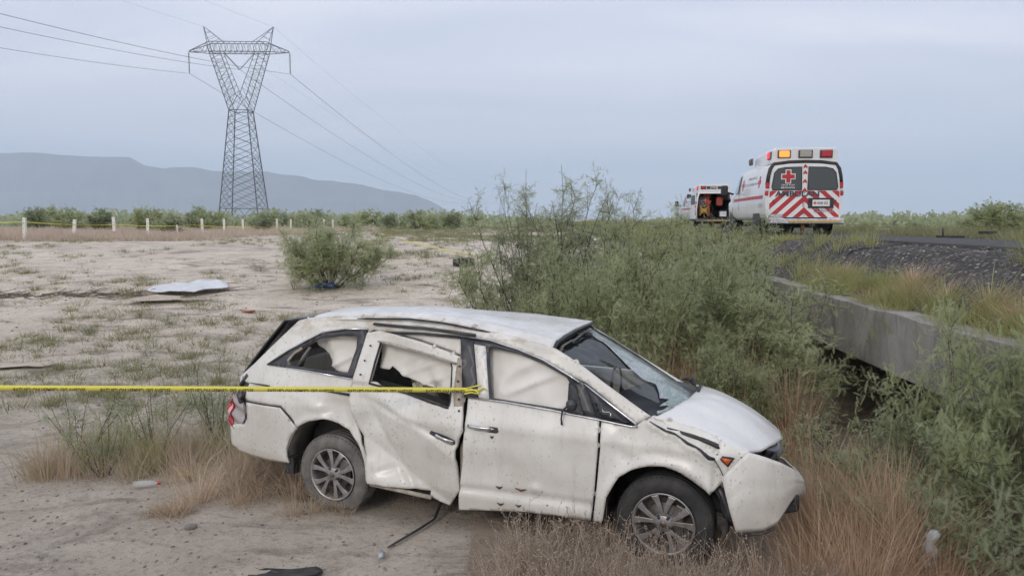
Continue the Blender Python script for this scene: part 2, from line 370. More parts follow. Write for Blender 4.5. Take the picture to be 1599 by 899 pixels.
# gravelled embankment over and beside the bridge (an overlay sheet with its own thickness over the opening)
xr = np.concatenate([np.linspace(4.06, 6.5, 28), np.linspace(6.6, 16, 24)])
def embank(name, ya, yb, ny, lift, matl, x0=4.06, deck=False, mult=None):
    yy = np.geomspace(ya, yb, ny) if ya > 0 else np.linspace(ya, yb, ny)
    A, B = np.meshgrid(xr if x0 > 4 else np.concatenate([np.linspace(x0, 4.0, 14), xr]), yy)
    Z = emb(A)+lift; XX = A+.05*B
    Z = Z + .09*vn(XX*1.7, B*1.7)*(A < 6.0)+.05*vn(XX*5, B*5)*(A < 6.1)+.02*vn(XX*11, B*11)*(A < 6.1)
    V = np.stack([XX, B, Z], -1).reshape(-1, 3); F = gridfaces(A.shape[1], A.shape[0])
    o = link(name, np_mesh(name, V, F, True), matl); tag(o, kind='structure'); return o
e1 = embank('embankment', 2.0, 13.9, 110, .02, M['gravel'])
m = e1.modifiers.new('s', 'SOLIDIFY'); m.thickness = .55; m.offset = -1
embank('embankment_slope', 13.0, 300, 170, .03, M['gravel'], 2.9)
# road
def roadsheet(name, fn, ya, yb, n, lift, matl, th=.07):
    yy = np.geomspace(ya, yb, n); P = []
    for y in yy:
        a, b = fn(y)
        for t in np.linspace(0, 1, 9): P.append((a+(b-a)*t+.05*y + (.05*float(vn(np.array(y*2.), np.array(3.))) if t == 0 else 0), y, 2.2+lift))
    o = link(name, np_mesh(name, np.array(P), gridfaces(9, n), False), matl); tag(o, kind='structure')
    m = o.modifiers.new('s', 'SOLIDIFY'); m.thickness = th; m.offset = -1; return o
roadsheet('road', lambda y: (6.3, 8.7+2.6*float(sm(24, 34, y))), 2.2, 300, 120, .07, M['asphalt'], .12)

# ------------------------------------------------------------------ mountains (far ridge with a flat-topped mesa)
sk = [(-700,248),(-400,238),(-200,246),(0,241),(60,240),(130,246),(210,248),(232,260),(262,266),(275,263),(310,264),(335,269),(360,270),(395,271),(420,270),(445,275),(475,278),(490,283),(520,285),(545,288),(570,292),(600,300),(625,303),(650,308),(675,318),(700,333),(740,343),(800,352)]
FAR = 7000
def mountain():
    az = np.linspace(-700, 800, 420); top = np.interp(az, [a for a, b in sk], [b for a, b in sk])
    hgt = (349-top)/1155*FAR*.965 + 6*np.abs(vn(az*.13, az*0))*1.2+6*vn(az*.05+5, az*0)*(top < 340)
    rows = 26; V = []
    for j in range(rows):
        t = j/(rows-1); x = (az-799.5)/1155
        gully = 1+.22*vn(az*.06, az*0+t*2)+.14*vn(az*.17, az*0+t*5)
        if t < .72: f = (t/.72); z = hgt*(f**1.35*.70+.30*(f > .9)*(f-.9)*10); yy = FAR*(1-.13*(1-f)*gully)
        else: f = (t-.72)/.28; z = hgt*(1-f*.25); yy = FAR*(1+.1*f)+0*gully
        V.append(np.stack([x*FAR*np.where(t < .72, 1, 1)*(yy/FAR), yy, np.maximum(z, -5)+1], -1))
    V = np.array(V)
    return np_mesh('mountains', V.reshape(-1, 3), gridfaces(len(az), rows), True)
mt = link('mountains', mountain(), noisy('mountain_rock', (.12,.115,.10), (.18,.165,.14), .004, .95, 0)); tag(mt, kind='structure')

# ------------------------------------------------------------------ bridge beam (culvert parapet), Xr = 4.0
def bridge():
    b = empty('concrete_bridge', (4.0, 8, 0), label='weathered grey concrete culvert bridge edge under the dark gravel shoulder', cat='bridge')
    def beam(name, y0, y1, xr0, z0, z1, th):
        n = 26; V = []; 
        for i in range(n+1):
            y = y0+(y1-y0)*i/n; x = xr0+.05*y
            w1 = .012*float(vn(np.array(y*2.2), np.array(1.))); w2 = .03*float(vn(np.array(y*4.2), np.array(8.)))
            for (dx, z) in ((0, z0), (w1, (z0+z1)/2), (0, z1+w2), (th, z1+w2), (th, z0)): V.append((x+dx-4.0, y-8, z))
        F = [(i*5+k, i*5+(k+1) % 5, (i+1)*5+(k+1) % 5, (i+1)*5+k) for i in range(n) for k in range(5)]
        F += [(0,1,2,3,4), tuple(n*5+k for k in (4,3,2,1,0))]
        return MB().add(V, F).build(name, M['conc'], b, bevel=.012, fix=True)
    beam('edge_beam', 1.8, 11.72, 4.0, .86, 1.56, .34)
    beam('wing_beam', 11.75, 15.2, 4.03, .93, 1.58, .3)
    m = MB(); m.box((2.9, 0, 1.0), (4.4, 14, .12)); m.build('deck_slab', M['conc'], b)
    m = MB(); m.box((2.4, 5.0, .3), (4.6, .5, 1.5)); m.build('abutment', M['conc'], b)
    m = MB(); m.box((2.4, -6.1, .3), (4.6, .5, 1.5)); m.build('abutment', M['conc'], b)
    m = MB(); m.box((2.6, -1.2, .25), (3.6, .3, 1.3)); m.build('pier', M['conc'], b)
bridge()
# ------------------------------------------------------------------ the wrecked minivan (local frame: x forward, y left, z up, near side y = -1)
CAR = empty('wrecked_minivan', (-1.249, 7.444, .0), math.atan2(-1.162, 2.772), label='crushed dirty white minivan with caved-in side and smashed windscreen', cat='minivan')
def ysd(x, z):
    b = -1.0
    if z > .95: b += (z-.95)*.33
    if x > 3.2: b += (x-3.2)**2*.35
    if x < -.5: b += (x+.5)**2*.25
    if z < .35: b += (.35-z)*.25
    return b
def g2(x, z, cx, cz, sx, sz, a=1, rot=0):
    dx, dz = x-cx, z-cz; c, s_ = cos(rot), sin(rot); u_, v_ = dx*c+dz*s_, -dx*s_+dz*c
    return a*math.exp(-(u_/sx)**2-(v_/sz)**2)
def inpoly(x, y, P):
    r = False; n = len(P)
    for i in range(n):
        x1, y1 = P[i]; x2, y2 = P[i-1]
        if (y1 > y) != (y2 > y) and x < (x2-x1)*(y-y1)/(y2-y1)+x1: r = not r
    return r
def resample(P, step, closed=True):
    o = []
    n = len(P)
    for i in range(n if closed else n-1):
        a, b = P[i], P[(i+1) % n]; L = math.dist(a, b); k = max(1, round(L/step))
        for j in range(k): o.append(tuple(a[q]+(b[q]-a[q])*j/k for q in range(len(a))))
    if not closed: o.append(tuple(P[-1]))
    return o
def panel(name, outer, holes, yf, matl, parent, step=.03, th=.014, side=1, map3=None):
    rings = [resample(outer, step)]+[resample(h, step) for h in holes]
    pts = []; edges = []
    for r in rings:
        b = len(pts); pts += r; edges += [(b+i, b+(i+1) % len(r)) for i in range(len(r))]
    x0, x1 = min(p[0] for p in outer), max(p[0] for p in outer); z0, z1 = min(p[1] for p in outer), max(p[1] for p in outer)
    bp = np.array(pts); nx = int((x1-x0)/step)+1; nz_ = int((z1-z0)/(step*.87))+1
    for j in range(nz_+1):
        for i in range(nx+1):
            x = x0+(i+.5*(j % 2))*step; z = z0+j*step*.87
            if inpoly(x, z, rings[0]) and not any(inpoly(x, z, h) for h in rings[1:]) and np.min((bp[:, 0]-x)**2+(bp[:, 1]-z)**2) > (step*.5)**2: pts.append((x, z))
    vs, es, fs, *_ = delaunay_2d_cdt([Vector(p) for p in pts], edges, [], 0, 1e-5)
    F = []
    for f in fs:
        cx = sum(vs[i][0] for i in f)/len(f); cz = sum(vs[i][1] for i in f)/len(f)
        if inpoly(cx, cz, rings[0]) and not any(inpoly(cx, cz, h) for h in rings[1:]): F.append(tuple(f))
    if map3: Vv = [map3(p[0], p[1]) for p in vs]
    else: Vv = [(p[0], side*yf(p[0], p[1]), p[1]) for p in vs]
    me = bpy.data.meshes.new(name); me.from_pydata(Vv, [], F); me.update()
    # consistent facing: outward is -y for the near side
    b = bmesh.new(); b.from_mesh(me); bmesh.ops.recalc_face_normals(b, faces=b.faces)
    s_ = sum(f.normal.y for f in b.faces)*side if not map3 else -1
    if s_ > 0: bmesh.ops.reverse_faces(b, faces=b.faces)
    b.to_mesh(me); b.free()
    me.polygons.foreach_set('use_smooth', [True]*len(me.polygons))
    o = link(name, me, matl, parent)
    if th: m = o.modifiers.new('s', 'SOLIDIFY'); m.thickness = th; m.offset = -1; m.use_rim = True
    return o
def line_d(x, z, a, b):
    ax, az = a; bx, bz = b; L = math.hypot(bx-ax, bz-az); return ((x-ax)*(bz-az)-(z-az)*(bx-ax))/L   # >0 on the right/below side
def nf(x, z, s_, a, o=0): return a*float(vn(np.array(x*s_+o+20), np.array(z*s_+o*1.7+20)))

# --- upper body side with quarter window and one long door aperture
upper = [(-1.174,1.10),(-1.174,1.132),(-.993,1.267),(-.72,1.51),(-.512,1.70),(-.373,1.735),(-.018,1.765),(.408,1.785),(.673,1.792),(1.06,1.772),(1.555,1.703),(1.982,1.632),(2.074,1.605),(2.3,1.49),(2.476,1.388),(2.7,1.265),(2.878,1.171),
 (2.80,1.12),(2.774,1.105),(2.542,1.251),(2.34,1.37),(2.216,1.407),(1.981,1.507),(1.753,1.573),(1.489,1.632),(1.215,1.655),(.827,1.652),(.409,1.648),(.32,1.66),(.275,1.64),(.19,1.22),(.175,1.05),(.25,.85),(.321,.745),(.366,.52),(.376,.322),(.368,.322),
 (.356,.517),(.308,.679),(.205,.783),(.085,.841),(-.07,.858),(-.228,.822),(-.342,.768),(-.366,.752),(-.549,.925),(-1.012,.918),(-1.035,.95),(-1.05,1.08)]
qhole = [(-.571,1.345),(-.406,1.465),(-.235,1.562),(.0,1.598),(.174,1.604),(.185,1.494),(.13,1.262),(-.2,1.268),(-.529,1.285)]
def y_up(x, z):
    y = ysd(x, z)
    if z < 1.1:
        y += g2(x, z, .03, .95, .17, .10, .05)+g2(x, z, .2, .9, .08, .16, .035) - g2(x, z, -.22, .98, .25, .05, .018, -.3)
        y += nf(x, z, 7, .034)*g2(x, z, .05, .95, .3, .2)+nf(x, z, 14, .012)*g2(x, z, .05, .93, .3, .15)
        y += max(0, 1-abs(z-1.095)/.02)*.02*(-.9 < x < .19)
        # flared lip of the wheel arch
        r_ = math.hypot(x+.07, (z-.37)); y -= .022*max(0, 1-abs(r_-.49)/.05)
    if z > 1.6: y += nf(x, z, 4, .03)+nf(x, z, 11, .008)*(x > .5)
    if x > 1.9: y += nf(x, z, 6, .016)
    return y
panel('body_side', upper, [qhole], y_up, M['paint'], CAR, .03, .03)
# --- black frame, chrome and glass remains of the quarter window
off = lambda f, d_: (lambda x, z: f(x, z)+d_)
qo = [(-.78,1.278),(-.572,1.421),(-.357,1.533),(-.214,1.607),(.023,1.645),(.265,1.655),(.185,1.232),(-.28,1.262)]
qi = [(-.555,1.33),(-.41,1.458),(-.235,1.553),(.0,1.588),(.165,1.595),(.175,1.49),(.125,1.272),(-.2,1.278),(-.52,1.293)]
panel('window_frame', qo, [qi], off(ysd, -.007), M['trim'], CAR, .05, .012)
def side3(P, d_=-.012): return [(x, ysd(x, z)+d_, z) for x, z in P]
MB().tube(side3([(-.80,1.277),(-.572,1.425),(-.357,1.538),(-.214,1.612),(.023,1.651),(.27,1.663)], -.014), .008, 6).build('chrome_strip', M['chrome'], CAR)
MB().tube(side3([(-.80,1.277),(-.28,1.258),(.19,1.226)], -.014), .006, 6).build('chrome_strip', M['chrome'], CAR)
MB().tube(side3([(-.53,1.292),(-.56,1.33),(-.50,1.40),(-.42,1.452)], .0), .014, 6).build('window_seal', M['bare'], CAR)
MB().tube([(.17,-.83,1.36),(.12,-.90,1.20)], .022, 6, flat=.5).build('belt_guide', M['black'], CAR)
# --- slot of the sliding door rail and its torn cover
MB().prism([(-.97,1.100),(-.72,1.094),(-.74,1.084)], -.955, -.93).build('rail_gap', M['black'], CAR)
MB().tube(side3([(-.24,1.104),(-.02,1.098),(.172,1.089)], .004), [.006,.011,.012], 6).build('door_rail', M['black'], CAR)
MB().tube([(x, ysd(x, z)-.018, z) for x, z in ((.328,1.712),(.55,1.706),(.849,1.703),(1.12,1.688),(1.343,1.672))], .019, 8, flat=.7).build('roof_rail_channel', M['trim'], CAR)
MB().tube([(x, ysd(x, z)-.016, z) for x, z in ((.41,1.640),(.827,1.655),(1.205,1.648))], .012, 6).build('door_seal', M['black'], CAR)
# --- roof, with the crease over the drip line
def roof_fn(s_, t):
    xa = -.40 + (2.02+.40)*s_; 
    nearz = float(np.interp(xa, [-.4,-.018,.408,.673,1.06,1.555,2.02], [1.733,1.768,1.79,1.797,1.778,1.71,1.63]))
    farz = float(np.interp(xa, [-.4,0,.5,1.1,1.9], [1.66,1.69,1.70,1.69,1.64]))
    y = -.745+1.445*t
    z = nearz*(1-t)+farz*t+.055*sin(pi*min(1, t*1.05))*(1-.6*s_)+nf(xa, y, 2.2, .02)+nf(xa, y, 6, .006)
    z -= .03*math.exp(-((t)/.05)**2)
    z += .012*math.exp(-((t-.09)/.03)**2)*(xa > .3)
    x = xa - (.0 if s_ < .85 else (s_-.85)/.15*.09*t); 
    return (x, y, z)
MB().grid(roof_fn, 70, 34).build('roof', M['roofpaint'], CAR, solid=-.02, fix=True)
MB().tube([roof_fn(s_, .0) for s_ in np.linspace(.22, .99, 18)], [.004]+[.010]*17, 5).build('drip_seam', M['black'], CAR)
fe = [roof_fn(1, t) for t in np.linspace(0, 1, 12)]
MB().tube([(x+.01, y, z-.02) for x, y, z in fe], .018, 6, flat=.6).build('windscreen_header', M['black'], CAR)
MB().tube([(x+.05, y+.02, z-.06+.01*sin(y*9)) for x, y, z in fe[:11]], .016, 6, flat=.3).build('torn_header_trim', M['liner'], CAR)
MB().tube([(x-.02, y+.02, z-.05) for x, y, z in fe[:11]], .03, 6, flat=.5).build('header_rail', M['dark'], CAR)
# --- tailgate, rear window, spoiler
def rg(s_, t):
    z, x = [(1.13,-1.20),(1.28,-1.08),(1.46,-.925),(1.62,-.775),(1.69,-.715),(1.715,-.50)][min(5, round(s_*5))][::1]
    y = -.79+.235*0+1.58*t; k = sin(pi*t)
    yy = y*(1-.10*s_)
    return (x-.05*k, yy, z-.07*t*s_+.02*k*s_)
MB().grid(rg, 5, 14).build('rear_window', M['darkglass'], CAR, solid=-.02, fix=True)
MB().grid(lambda s_, t: (-1.13-.12*sin(pi*min(1, (t*.9+.05)))-.03*sin(pi*s_), -.86+1.72*t, .62+.52*s_), 8, 16).build('tailgate', M['paint'], CAR, solid=-.02, fix=True)
MB().tube([(-1.07,-.84,1.15),(-1.15,-.85,1.05),(-1.17,-.86,.95),(-1.12,-.88,.88)], .035, 8, flat=.6).build('body_gap_trim', M['trim'], CAR)
MB().tube([(-1.03,-.885,1.08),(-1.06,-.89,.98),(-1.12,-.9,.92)], .018, 6).build('hanging_lamp_cable', M['black'], CAR)
# --- rear bumper
rb = [(-1.012,.905),(-.555,.912),(-.372,.742),(-.46,.642),(-.504,.529),(-.499,.434),(-.485,.389),(-.8,.375),(-1.2,.378),(-1.29,.41),(-1.32,.47),(-1.32,.617),(-1.2,.66),(-1.06,.68),(-1.01,.75)]
panel('rear_bumper', rb, [], lambda x, z: ysd(x, z)-.008+.03*max(0, (.45-z)/.1)+nf(x, z, 3, .012), M['paint'], CAR, .035, .02)
MB().grid(lambda s_, t: (-1.315-.09*sin(pi*t)+(.05 if s_ < .12 else 0), -.838+1.676*t, .40+.27*s_), 8, 16).build('rear_bumper', M['paint'], CAR, solid=-.02, fix=True)
MB().tube([(x, ysd(x, z)-.002, z) for x, z in ((-1.012,.912),(-.8,.915),(-.552,.918),(-.46,.84),(-.366,.748))], [.006,.006,.010,.010,.008], 6).build('bumper_gap', M['black'], CAR)
# --- broken tail lamp hanging at the corner
m = MB(); lamp = [(-1.235,.925),(-1.33,.84),(-1.385,.75),(-1.37,.655),(-1.24,.60),(-1.14,.60),(-1.10,.72),(-1.09,.86),(-1.13,.90)]
def lampf(d_): 
    def f(x, z): return -.885+ (x+1.1)**2*1.1+d_+.02*sin(z*40+x*20)
    return f
panel('tail_lamp', [p for p in lamp], [], lampf(0), mat('cracked_clear_lens', (.38,.36,.36), .2), CAR, .03, .05)
panel('tail_lamp_red', [(-1.235,.915),(-1.33,.84),(-1.375,.75),(-1.36,.67),(-1.27,.625),(-1.29,.72),(-1.25,.80)], [], lampf(-.012), M['redlens'], CAR, .03, .008)
panel('tail_lamp_pale', [(-1.245,.86),(-1.30,.81),(-1.32,.76),(-1.29,.70),(-1.27,.78)], [], lampf(-.022), mat('faded_pink_lens', (.75,.42,.42), .25), CAR, .03, .004)

# --- sliding door: buckled skin with window frame
sd = [(.277,1.632),(.40,1.66),(.532,1.645),(.70,1.62),(.867,1.585),(1.05,1.54),(1.231,1.49),(1.30,1.20),(1.34,1.019),(1.345,.906),(1.30,.82),(1.272,.734),(1.276,.55),(1.281,.371),(1.21,.28),(1.145,.198),(1.06,.225),(.974,.263),(.975,.312),(.7,.315),(.385,.322),(.375,.50),(.331,.735),(.262,.85),(.185,1.05),(.20,1.22)]
sdh = [(.44,1.563),(.669,1.525),(.92,1.485),(1.155,1.435),(1.165,1.40),(1.175,1.25),(1.20,1.072),(1.0,1.12),(.75,1.165),(.385,1.215)]
def y_sd(x, z):
    y = ysd(x, z)
    if z > 1.2:
        y += -.012 - .03*g2(x, z, .8, 1.62, .5, .08) + nf(x, z, 8, .012)
        return y
    # ridge A (upper left to handle), valley B (rear edge to front foot)
    dA = line_d(x, z, (.45, 1.16), (1.32, .62)); dB = line_d(x, z, (.33, .74), (1.15, .22))
    if dA < 0: dep = -.035+min(.09, -dA*.18)*0
    else:
        if dB < 0: t = dA/(dA-dB+1e-6); dep = -.035+.13*(t**.8)
        else: dep = .095-min(.10, dB*.42)
    w_ = min(1, max(0, (1.22-z)/.18))*min(1, max(0, (x-.20)/.30))
    y += dep*w_ + g2(x, z, .42, .93, .16, .16, .045) + g2(x, z, .9, .72, .22, .12, -.012)
    y += nf(x, z, 5, .009)*w_+nf(x, z, 12, .006)+.02*w_*max(0, 1-abs(line_d(x, z, (.36, 1.02), (.80, .36)))/.05)+.014*w_*max(0, 1-abs(line_d(x, z, (.75, .95), (1.25, .80)))/.04)
    y += g2(x, z, .55, .45, .12, .03, .012, .3)+ g2(x, z, 1.15, .83, .2, .07, .022, -.25)
    return y
panel('sliding_door', sd, [sdh], off(y_sd, -.012), M['paint'], CAR, .022, .03)
MB().tube([(x, y_sd(x, z)-.03, z) for x, z in ((.42,1.572),(.60,1.548),(.80,1.515),(1.0,1.478),(1.21,1.437))], [.012,.018,.018,.02,.016], 6, flat=.6).build('bent_door_frame_edge', M['bare'], CAR)
MB().tube([(x, ysd(x, z)-.03, z) for x, z in ((.44,1.567),(.41,1.40),(.385,1.21),(.78,1.158),(1.19,1.068))], .011, 6).build('window_seal', M['black'], CAR)
MB().tube([(x, ysd(x, z)-.03, z) for x, z in ((1.155,1.437),(1.172,1.40),(1.19,1.22),(1.205,1.07))], .006, 6).build('window_seal', M['black'], CAR)
panel('door_pillar_skin', [(1.215,1.485),(1.255,1.475),(1.30,1.2),(1.345,1.02),(1.25,1.045),(1.22,1.2)], [], lambda x, z: ysd(x, z)-.034, M['bare'], CAR, .04, .006)
for px_, pz_ in ((1.25,1.42),(1.255,1.30),(1.285,1.16),(1.3,1.07),(.345,1.53),(.31,1.40),(.29,1.28)):
    MB().lathe([(0,-.004),(.009,-.004),(.009,.004)], (px_, ysd(px_, pz_)-.05, pz_), n=8).build('bolt_hole', M['black'], CAR)
panel('crumpled_rail_lining', [(.44,1.64),(.85,1.645),(1.2,1.635),(1.22,1.50),(1.0,1.555),(.8,1.6),(.6,1.635)], [], lambda x, z: ysd(x, z)+.02+nf(x, z, 9, .03), M['cloth'], CAR, .03, .006)
# handle builder (chrome grip over a dark recess)
def handle(x0, z0, x1, z1, d_, flip=False):
    ang = math.atan2(z1-z0, x1-x0); L = math.hypot(x1-x0, z1-z0); cx, cz = (x0+x1)/2, (z0+z1)/2; y = -1.0+d_
    h = empty('door_handle', (cx, y, cz)); h.parent = CAR; h.rotation_euler = (0, -ang, 0); h.empty_display_size = .05
    m = MB(); m.prism([(-L/2,-.018),(-L/2+.02,-.028),(L/2-.02,-.028),(L/2,-.012),(L/2-.01,.022),(-L/2+.01,.024)], -.004, .012); m.build('handle_recess', M['trim'], h)
    m = MB(); m.grid(lambda s_, t: (-L*.46+L*.72*s_ if not flip else -L*.26+L*.72*s_, -.012-.022*sin(pi*s_)-.006*sin(pi*t), -.015+.034*t), 12, 4); m.build('handle_grip', M['chrome'], h, solid=-.01, fix=True)
handle(1.03,.862,1.272,.80,-.025, True); handle(1.372,.952,1.66,.944,-.005)
# rocker sill under the door and dark shut gap
MB().tube([(.39,-.955,.30),(.70,-.955,.285),(1.0,-.955,.268)], .025, 6, flat=.8).build('torn_sill', M['bare'], CAR)
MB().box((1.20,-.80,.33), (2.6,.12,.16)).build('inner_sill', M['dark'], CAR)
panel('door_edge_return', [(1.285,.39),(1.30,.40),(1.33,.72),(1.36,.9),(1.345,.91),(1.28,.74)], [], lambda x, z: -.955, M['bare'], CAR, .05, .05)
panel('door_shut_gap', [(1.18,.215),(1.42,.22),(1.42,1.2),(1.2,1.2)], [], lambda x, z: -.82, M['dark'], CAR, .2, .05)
# --- front door
fd = [(1.352,1.172),(1.36,1.009),(1.335,.642),(1.30,.38),(1.283,.212),(1.55,.245),(1.866,.288),(2.15,.305),(2.438,.312),(2.47,.6),(2.492,.894),(2.486,1.118),(2.1,1.142),(1.7,1.165)]
def y_fd(x, z):
    y = ysd(x, z)-.014
    y += g2(x, z, 1.75, .55, .34, .20, .034)-g2(x, z, 1.5, .78, .3, .1, .012)+g2(x, z, 2.2, .48, .2, .13, .02)-g2(x, z, 1.98, .50, .05, .03, .02)
    y += .012*(z < .41)*(.5)+.02*math.exp(-((z-.415-.02*(x-1.3))/.028)**2)
    y += -.010*math.exp(-((z-1.0)/.05)**2)+nf(x, z, 2.4, .02)+nf(x, z, 6, .006)
    if x < 1.45: y -= .02*(1.45-x)/.17*(z < .9)
    return y
panel('front_door', fd, [], y_fd, M['paint'], CAR, .025, .03)
ft = [(1.21,1.645),(1.489,1.632),(1.753,1.573),(1.981,1.507),(2.216,1.407),(2.36,1.33),(2.46,1.125),(1.56,1.168),(1.30,1.178)]
fh = [(1.481,1.582),(1.755,1.548),(1.982,1.482),(2.19,1.395),(2.235,1.33),(2.262,1.155),(1.554,1.188)]
panel('front_window_frame', ft, [fh], off(ysd, -.01), M['trim'], CAR, .05, .02)
panel('pillar_cover', [(1.212,1.64),(1.335,1.622),(1.442,1.18),(1.318,1.18)], [], off(ysd, -.026), M['trim'], CAR, .05, .008)
panel('door_frame_strip', [(1.345,1.60),(1.452,1.59),(1.545,1.18),(1.452,1.18)], [], off(ysd, -.022), M['paint'], CAR, .05, .008)
MB().tube(side3([(1.205,1.66),(1.489,1.641),(1.753,1.583),(1.981,1.517),(2.22,1.412),(2.30,1.37)], -.024), .011, 6, flat=.6).build('chrome_strip', M['chrome'], CAR)
MB().tube(side3([(2.34,1.362),(2.542,1.243),(2.774,1.108),(2.79,1.09),(2.74,1.086),(2.5,1.108),(2.1,1.142),(1.7,1.167),(1.35,1.176)], -.022), .009, 6).build('chrome_strip', M['chrome'], CAR)
panel('quarter_light', [(2.35,1.338),(2.53,1.235),(2.73,1.105),(2.49,1.118)], [], off(ysd, -.008), M['trim'], CAR, .06, .02)
panel('quarter_light_glass', [(2.42,1.262),(2.55,1.195),(2.665,1.118),(2.50,1.135)], [], off(ysd, -.03), M['darkglass'], CAR, .06, .004)
panel('mirror_mount', [(2.215,1.36),(2.27,1.345),(2.37,1.12),(2.225,1.14)], [], off(ysd, -.028), M['black'], CAR, .05, .02)
MB().lathe([(0,-.05),(.035,-.045),(.045,-.02),(.04,.02)], (2.262, -.95, 1.205), n=12).build('mirror_stub', M['trim'], CAR)
MB().tube([(2.24,-.965,1.20),(2.20,-1.0,1.16),(2.195,-1.01,1.10),(2.20,-1.01,1.05)], [.008,.01,.007,.01], 6).build('hanging_mirror_cable', M['black'], CAR)
# dents torn in the lower door
for x, z, L, c_ in ((1.845,.477,.10,'rust'),(1.655,.47,.055,'black'),(1.83,.345,.05,'black'),(1.67,.335,.06,'black'),(1.60,.89,.03,'black')):
    MB().tube([(x-L/2, y_fd(x-L/2, z)-.004, z),(x, y_fd(x, z)-.008, z-.012),(x+L/2, y_fd(x+L/2, z)-.004, z+.002)], [.003,.010,.003], 6).build('torn_dent', M[c_], CAR)
# --- front wing (fender)
fdr = [(2.462,.318),(2.53,.322),(2.545,.35),(2.573,.531),(2.661,.703),(2.76,.77),(2.885,.813),(3.005,.822),(3.12,.79),(3.216,.735),(3.30,.685),(3.338,.652),(3.39,.71),(3.445,.768),(3.52,.86),(3.60,.985),(3.545,.985),(3.40,1.04),(3.24,1.098),(3.05,1.14),(2.898,1.170),(2.83,1.14),(2.785,1.10),(2.735,1.08),(2.505,1.102),(2.512,.894),(2.49,.6)]
def crack(x):
    return float(np.interp(x, [2.87,3.0,3.08,3.17,3.25,3.32,3.36], [1.145,1.085,1.07,1.015,.99,.93,.915]))
def y_fe(x, z):
    y = ysd(x, z)-.006
    d_ = z-crack(x) if 2.85 < x < 3.38 else -1
    if d_ > 0: y += .03+.35*d_
    elif d_ > -.05 and d_ != -1: y -= .012
    r_ = math.hypot(x-3.0, (z-.37)); y -= .03*max(0, 1-abs(r_-.47)/.07)
    y += nf(x, z, 4, .028)+nf(x, z, 10, .010)*(z > .75)+g2(x, z, 2.68, .86, .12, .06, .02, -.6)
    if x > 3.35: y += .03
    return y
panel('front_wing', fdr, [], y_fe, M['paint'], CAR, .022, .02)
MB().tube([(x, y_fe(x, crack(x)-.004)-.012, crack(x)) for x in np.linspace(2.88, 3.36, 16)], [.004,.005,.007,.009,.008,.010,.008,.006,.009,.011,.010,.008,.010,.013,.016,.012], 5).build('torn_seam', M['black'], CAR)
MB().tube([(3.36,-.99,.915),(3.40,-.985,.85),(3.435,-.985,.78)], .004, 5).build('torn_seam', M['black'], CAR)
panel('marker_lamp', [(3.365,.942),(3.50,.932),(3.455,.86)], [], lambda x, z: y_fe(x, z)-.012, M['black'], CAR, .06, .006)
panel('marker_lens', [(3.405,.928),(3.48,.922),(3.45,.875)], [], lambda x, z: y_fe(x, z)-.02, M['amber'], CAR, .06, .004)
# --- bonnet
def bon(s_, t):
    y = -.915+1.70*t
    xr_ = float(np.interp(y, [-.93,-.7,-.3,.1,.6,.8], [2.90,2.99,3.06,3.07,3.01,2.93])); zr = float(np.interp(y, [-.93,-.6,0,.5,.8], [1.168,1.19,1.175,1.118,1.06]))
    xf = float(np.interp(y, [-.93,-.8,-.6,-.3,0,.4,.8], [3.55,3.60,3.66,3.745,3.785,3.74,3.60])); zf = float(np.interp(y, [-.93,-.8,-.6,-.3,0,.5,.8], [.985,.945,.905,.875,.84,.79,.79]))
    x = xr_+(xf-xr_)*s_; z = zr+(zf-zr)*(s_**1.7 if y > -.5 else s_**1.35)
    z += .022*sin(pi*s_)*sin(pi*min(1, t*1.1))+nf(x, y, 3, .02)+nf(x, y, 8, .006)
    z -= .035*max(0, 1-t/.05)*(s_ > .1)
    return (x, y, z)
MB().grid(bon, 40, 40).build('bonnet', M['roofpaint'], CAR, solid=-.02, fix=True)
MB().tube([(lambda p: (p[0], p[1]-.012, p[2]-.02))(bon(s_, 0)) for s_ in np.linspace(.12, 1, 12)], [.004,.008,.012,.014,.016,.016,.018,.018,.018,.02,.016,.01], 6).build('bonnet_gap', M['black'], CAR)
# --- cowl and wipers
MB().grid(lambda s_, t: ((2.90+.11*s_)+.15*sin(pi*t)-.12*t*t, -.86+1.6*t, 1.135-.075*t*t-.015*sin(pi*s_)), 5, 18).build('wiper_cowl', M['trim'], CAR, solid=-.02, fix=True)
MB().tube([(2.98,.45,1.14),(2.93,.5,1.175),(2.86,.56,1.155)], [.014,.022,.012], 6).tube([(3.02,.3,1.16),(2.99,.38,1.21),(2.95,.44,1.17)], [.008,.013,.01], 6).build('wiper', M['black'], CAR)
MB().tube([(3.03,.62,1.12),(3.06,.3,1.16),(3.09,0,1.175)], .012, 5).build('cowl_seal', M['black'], CAR)
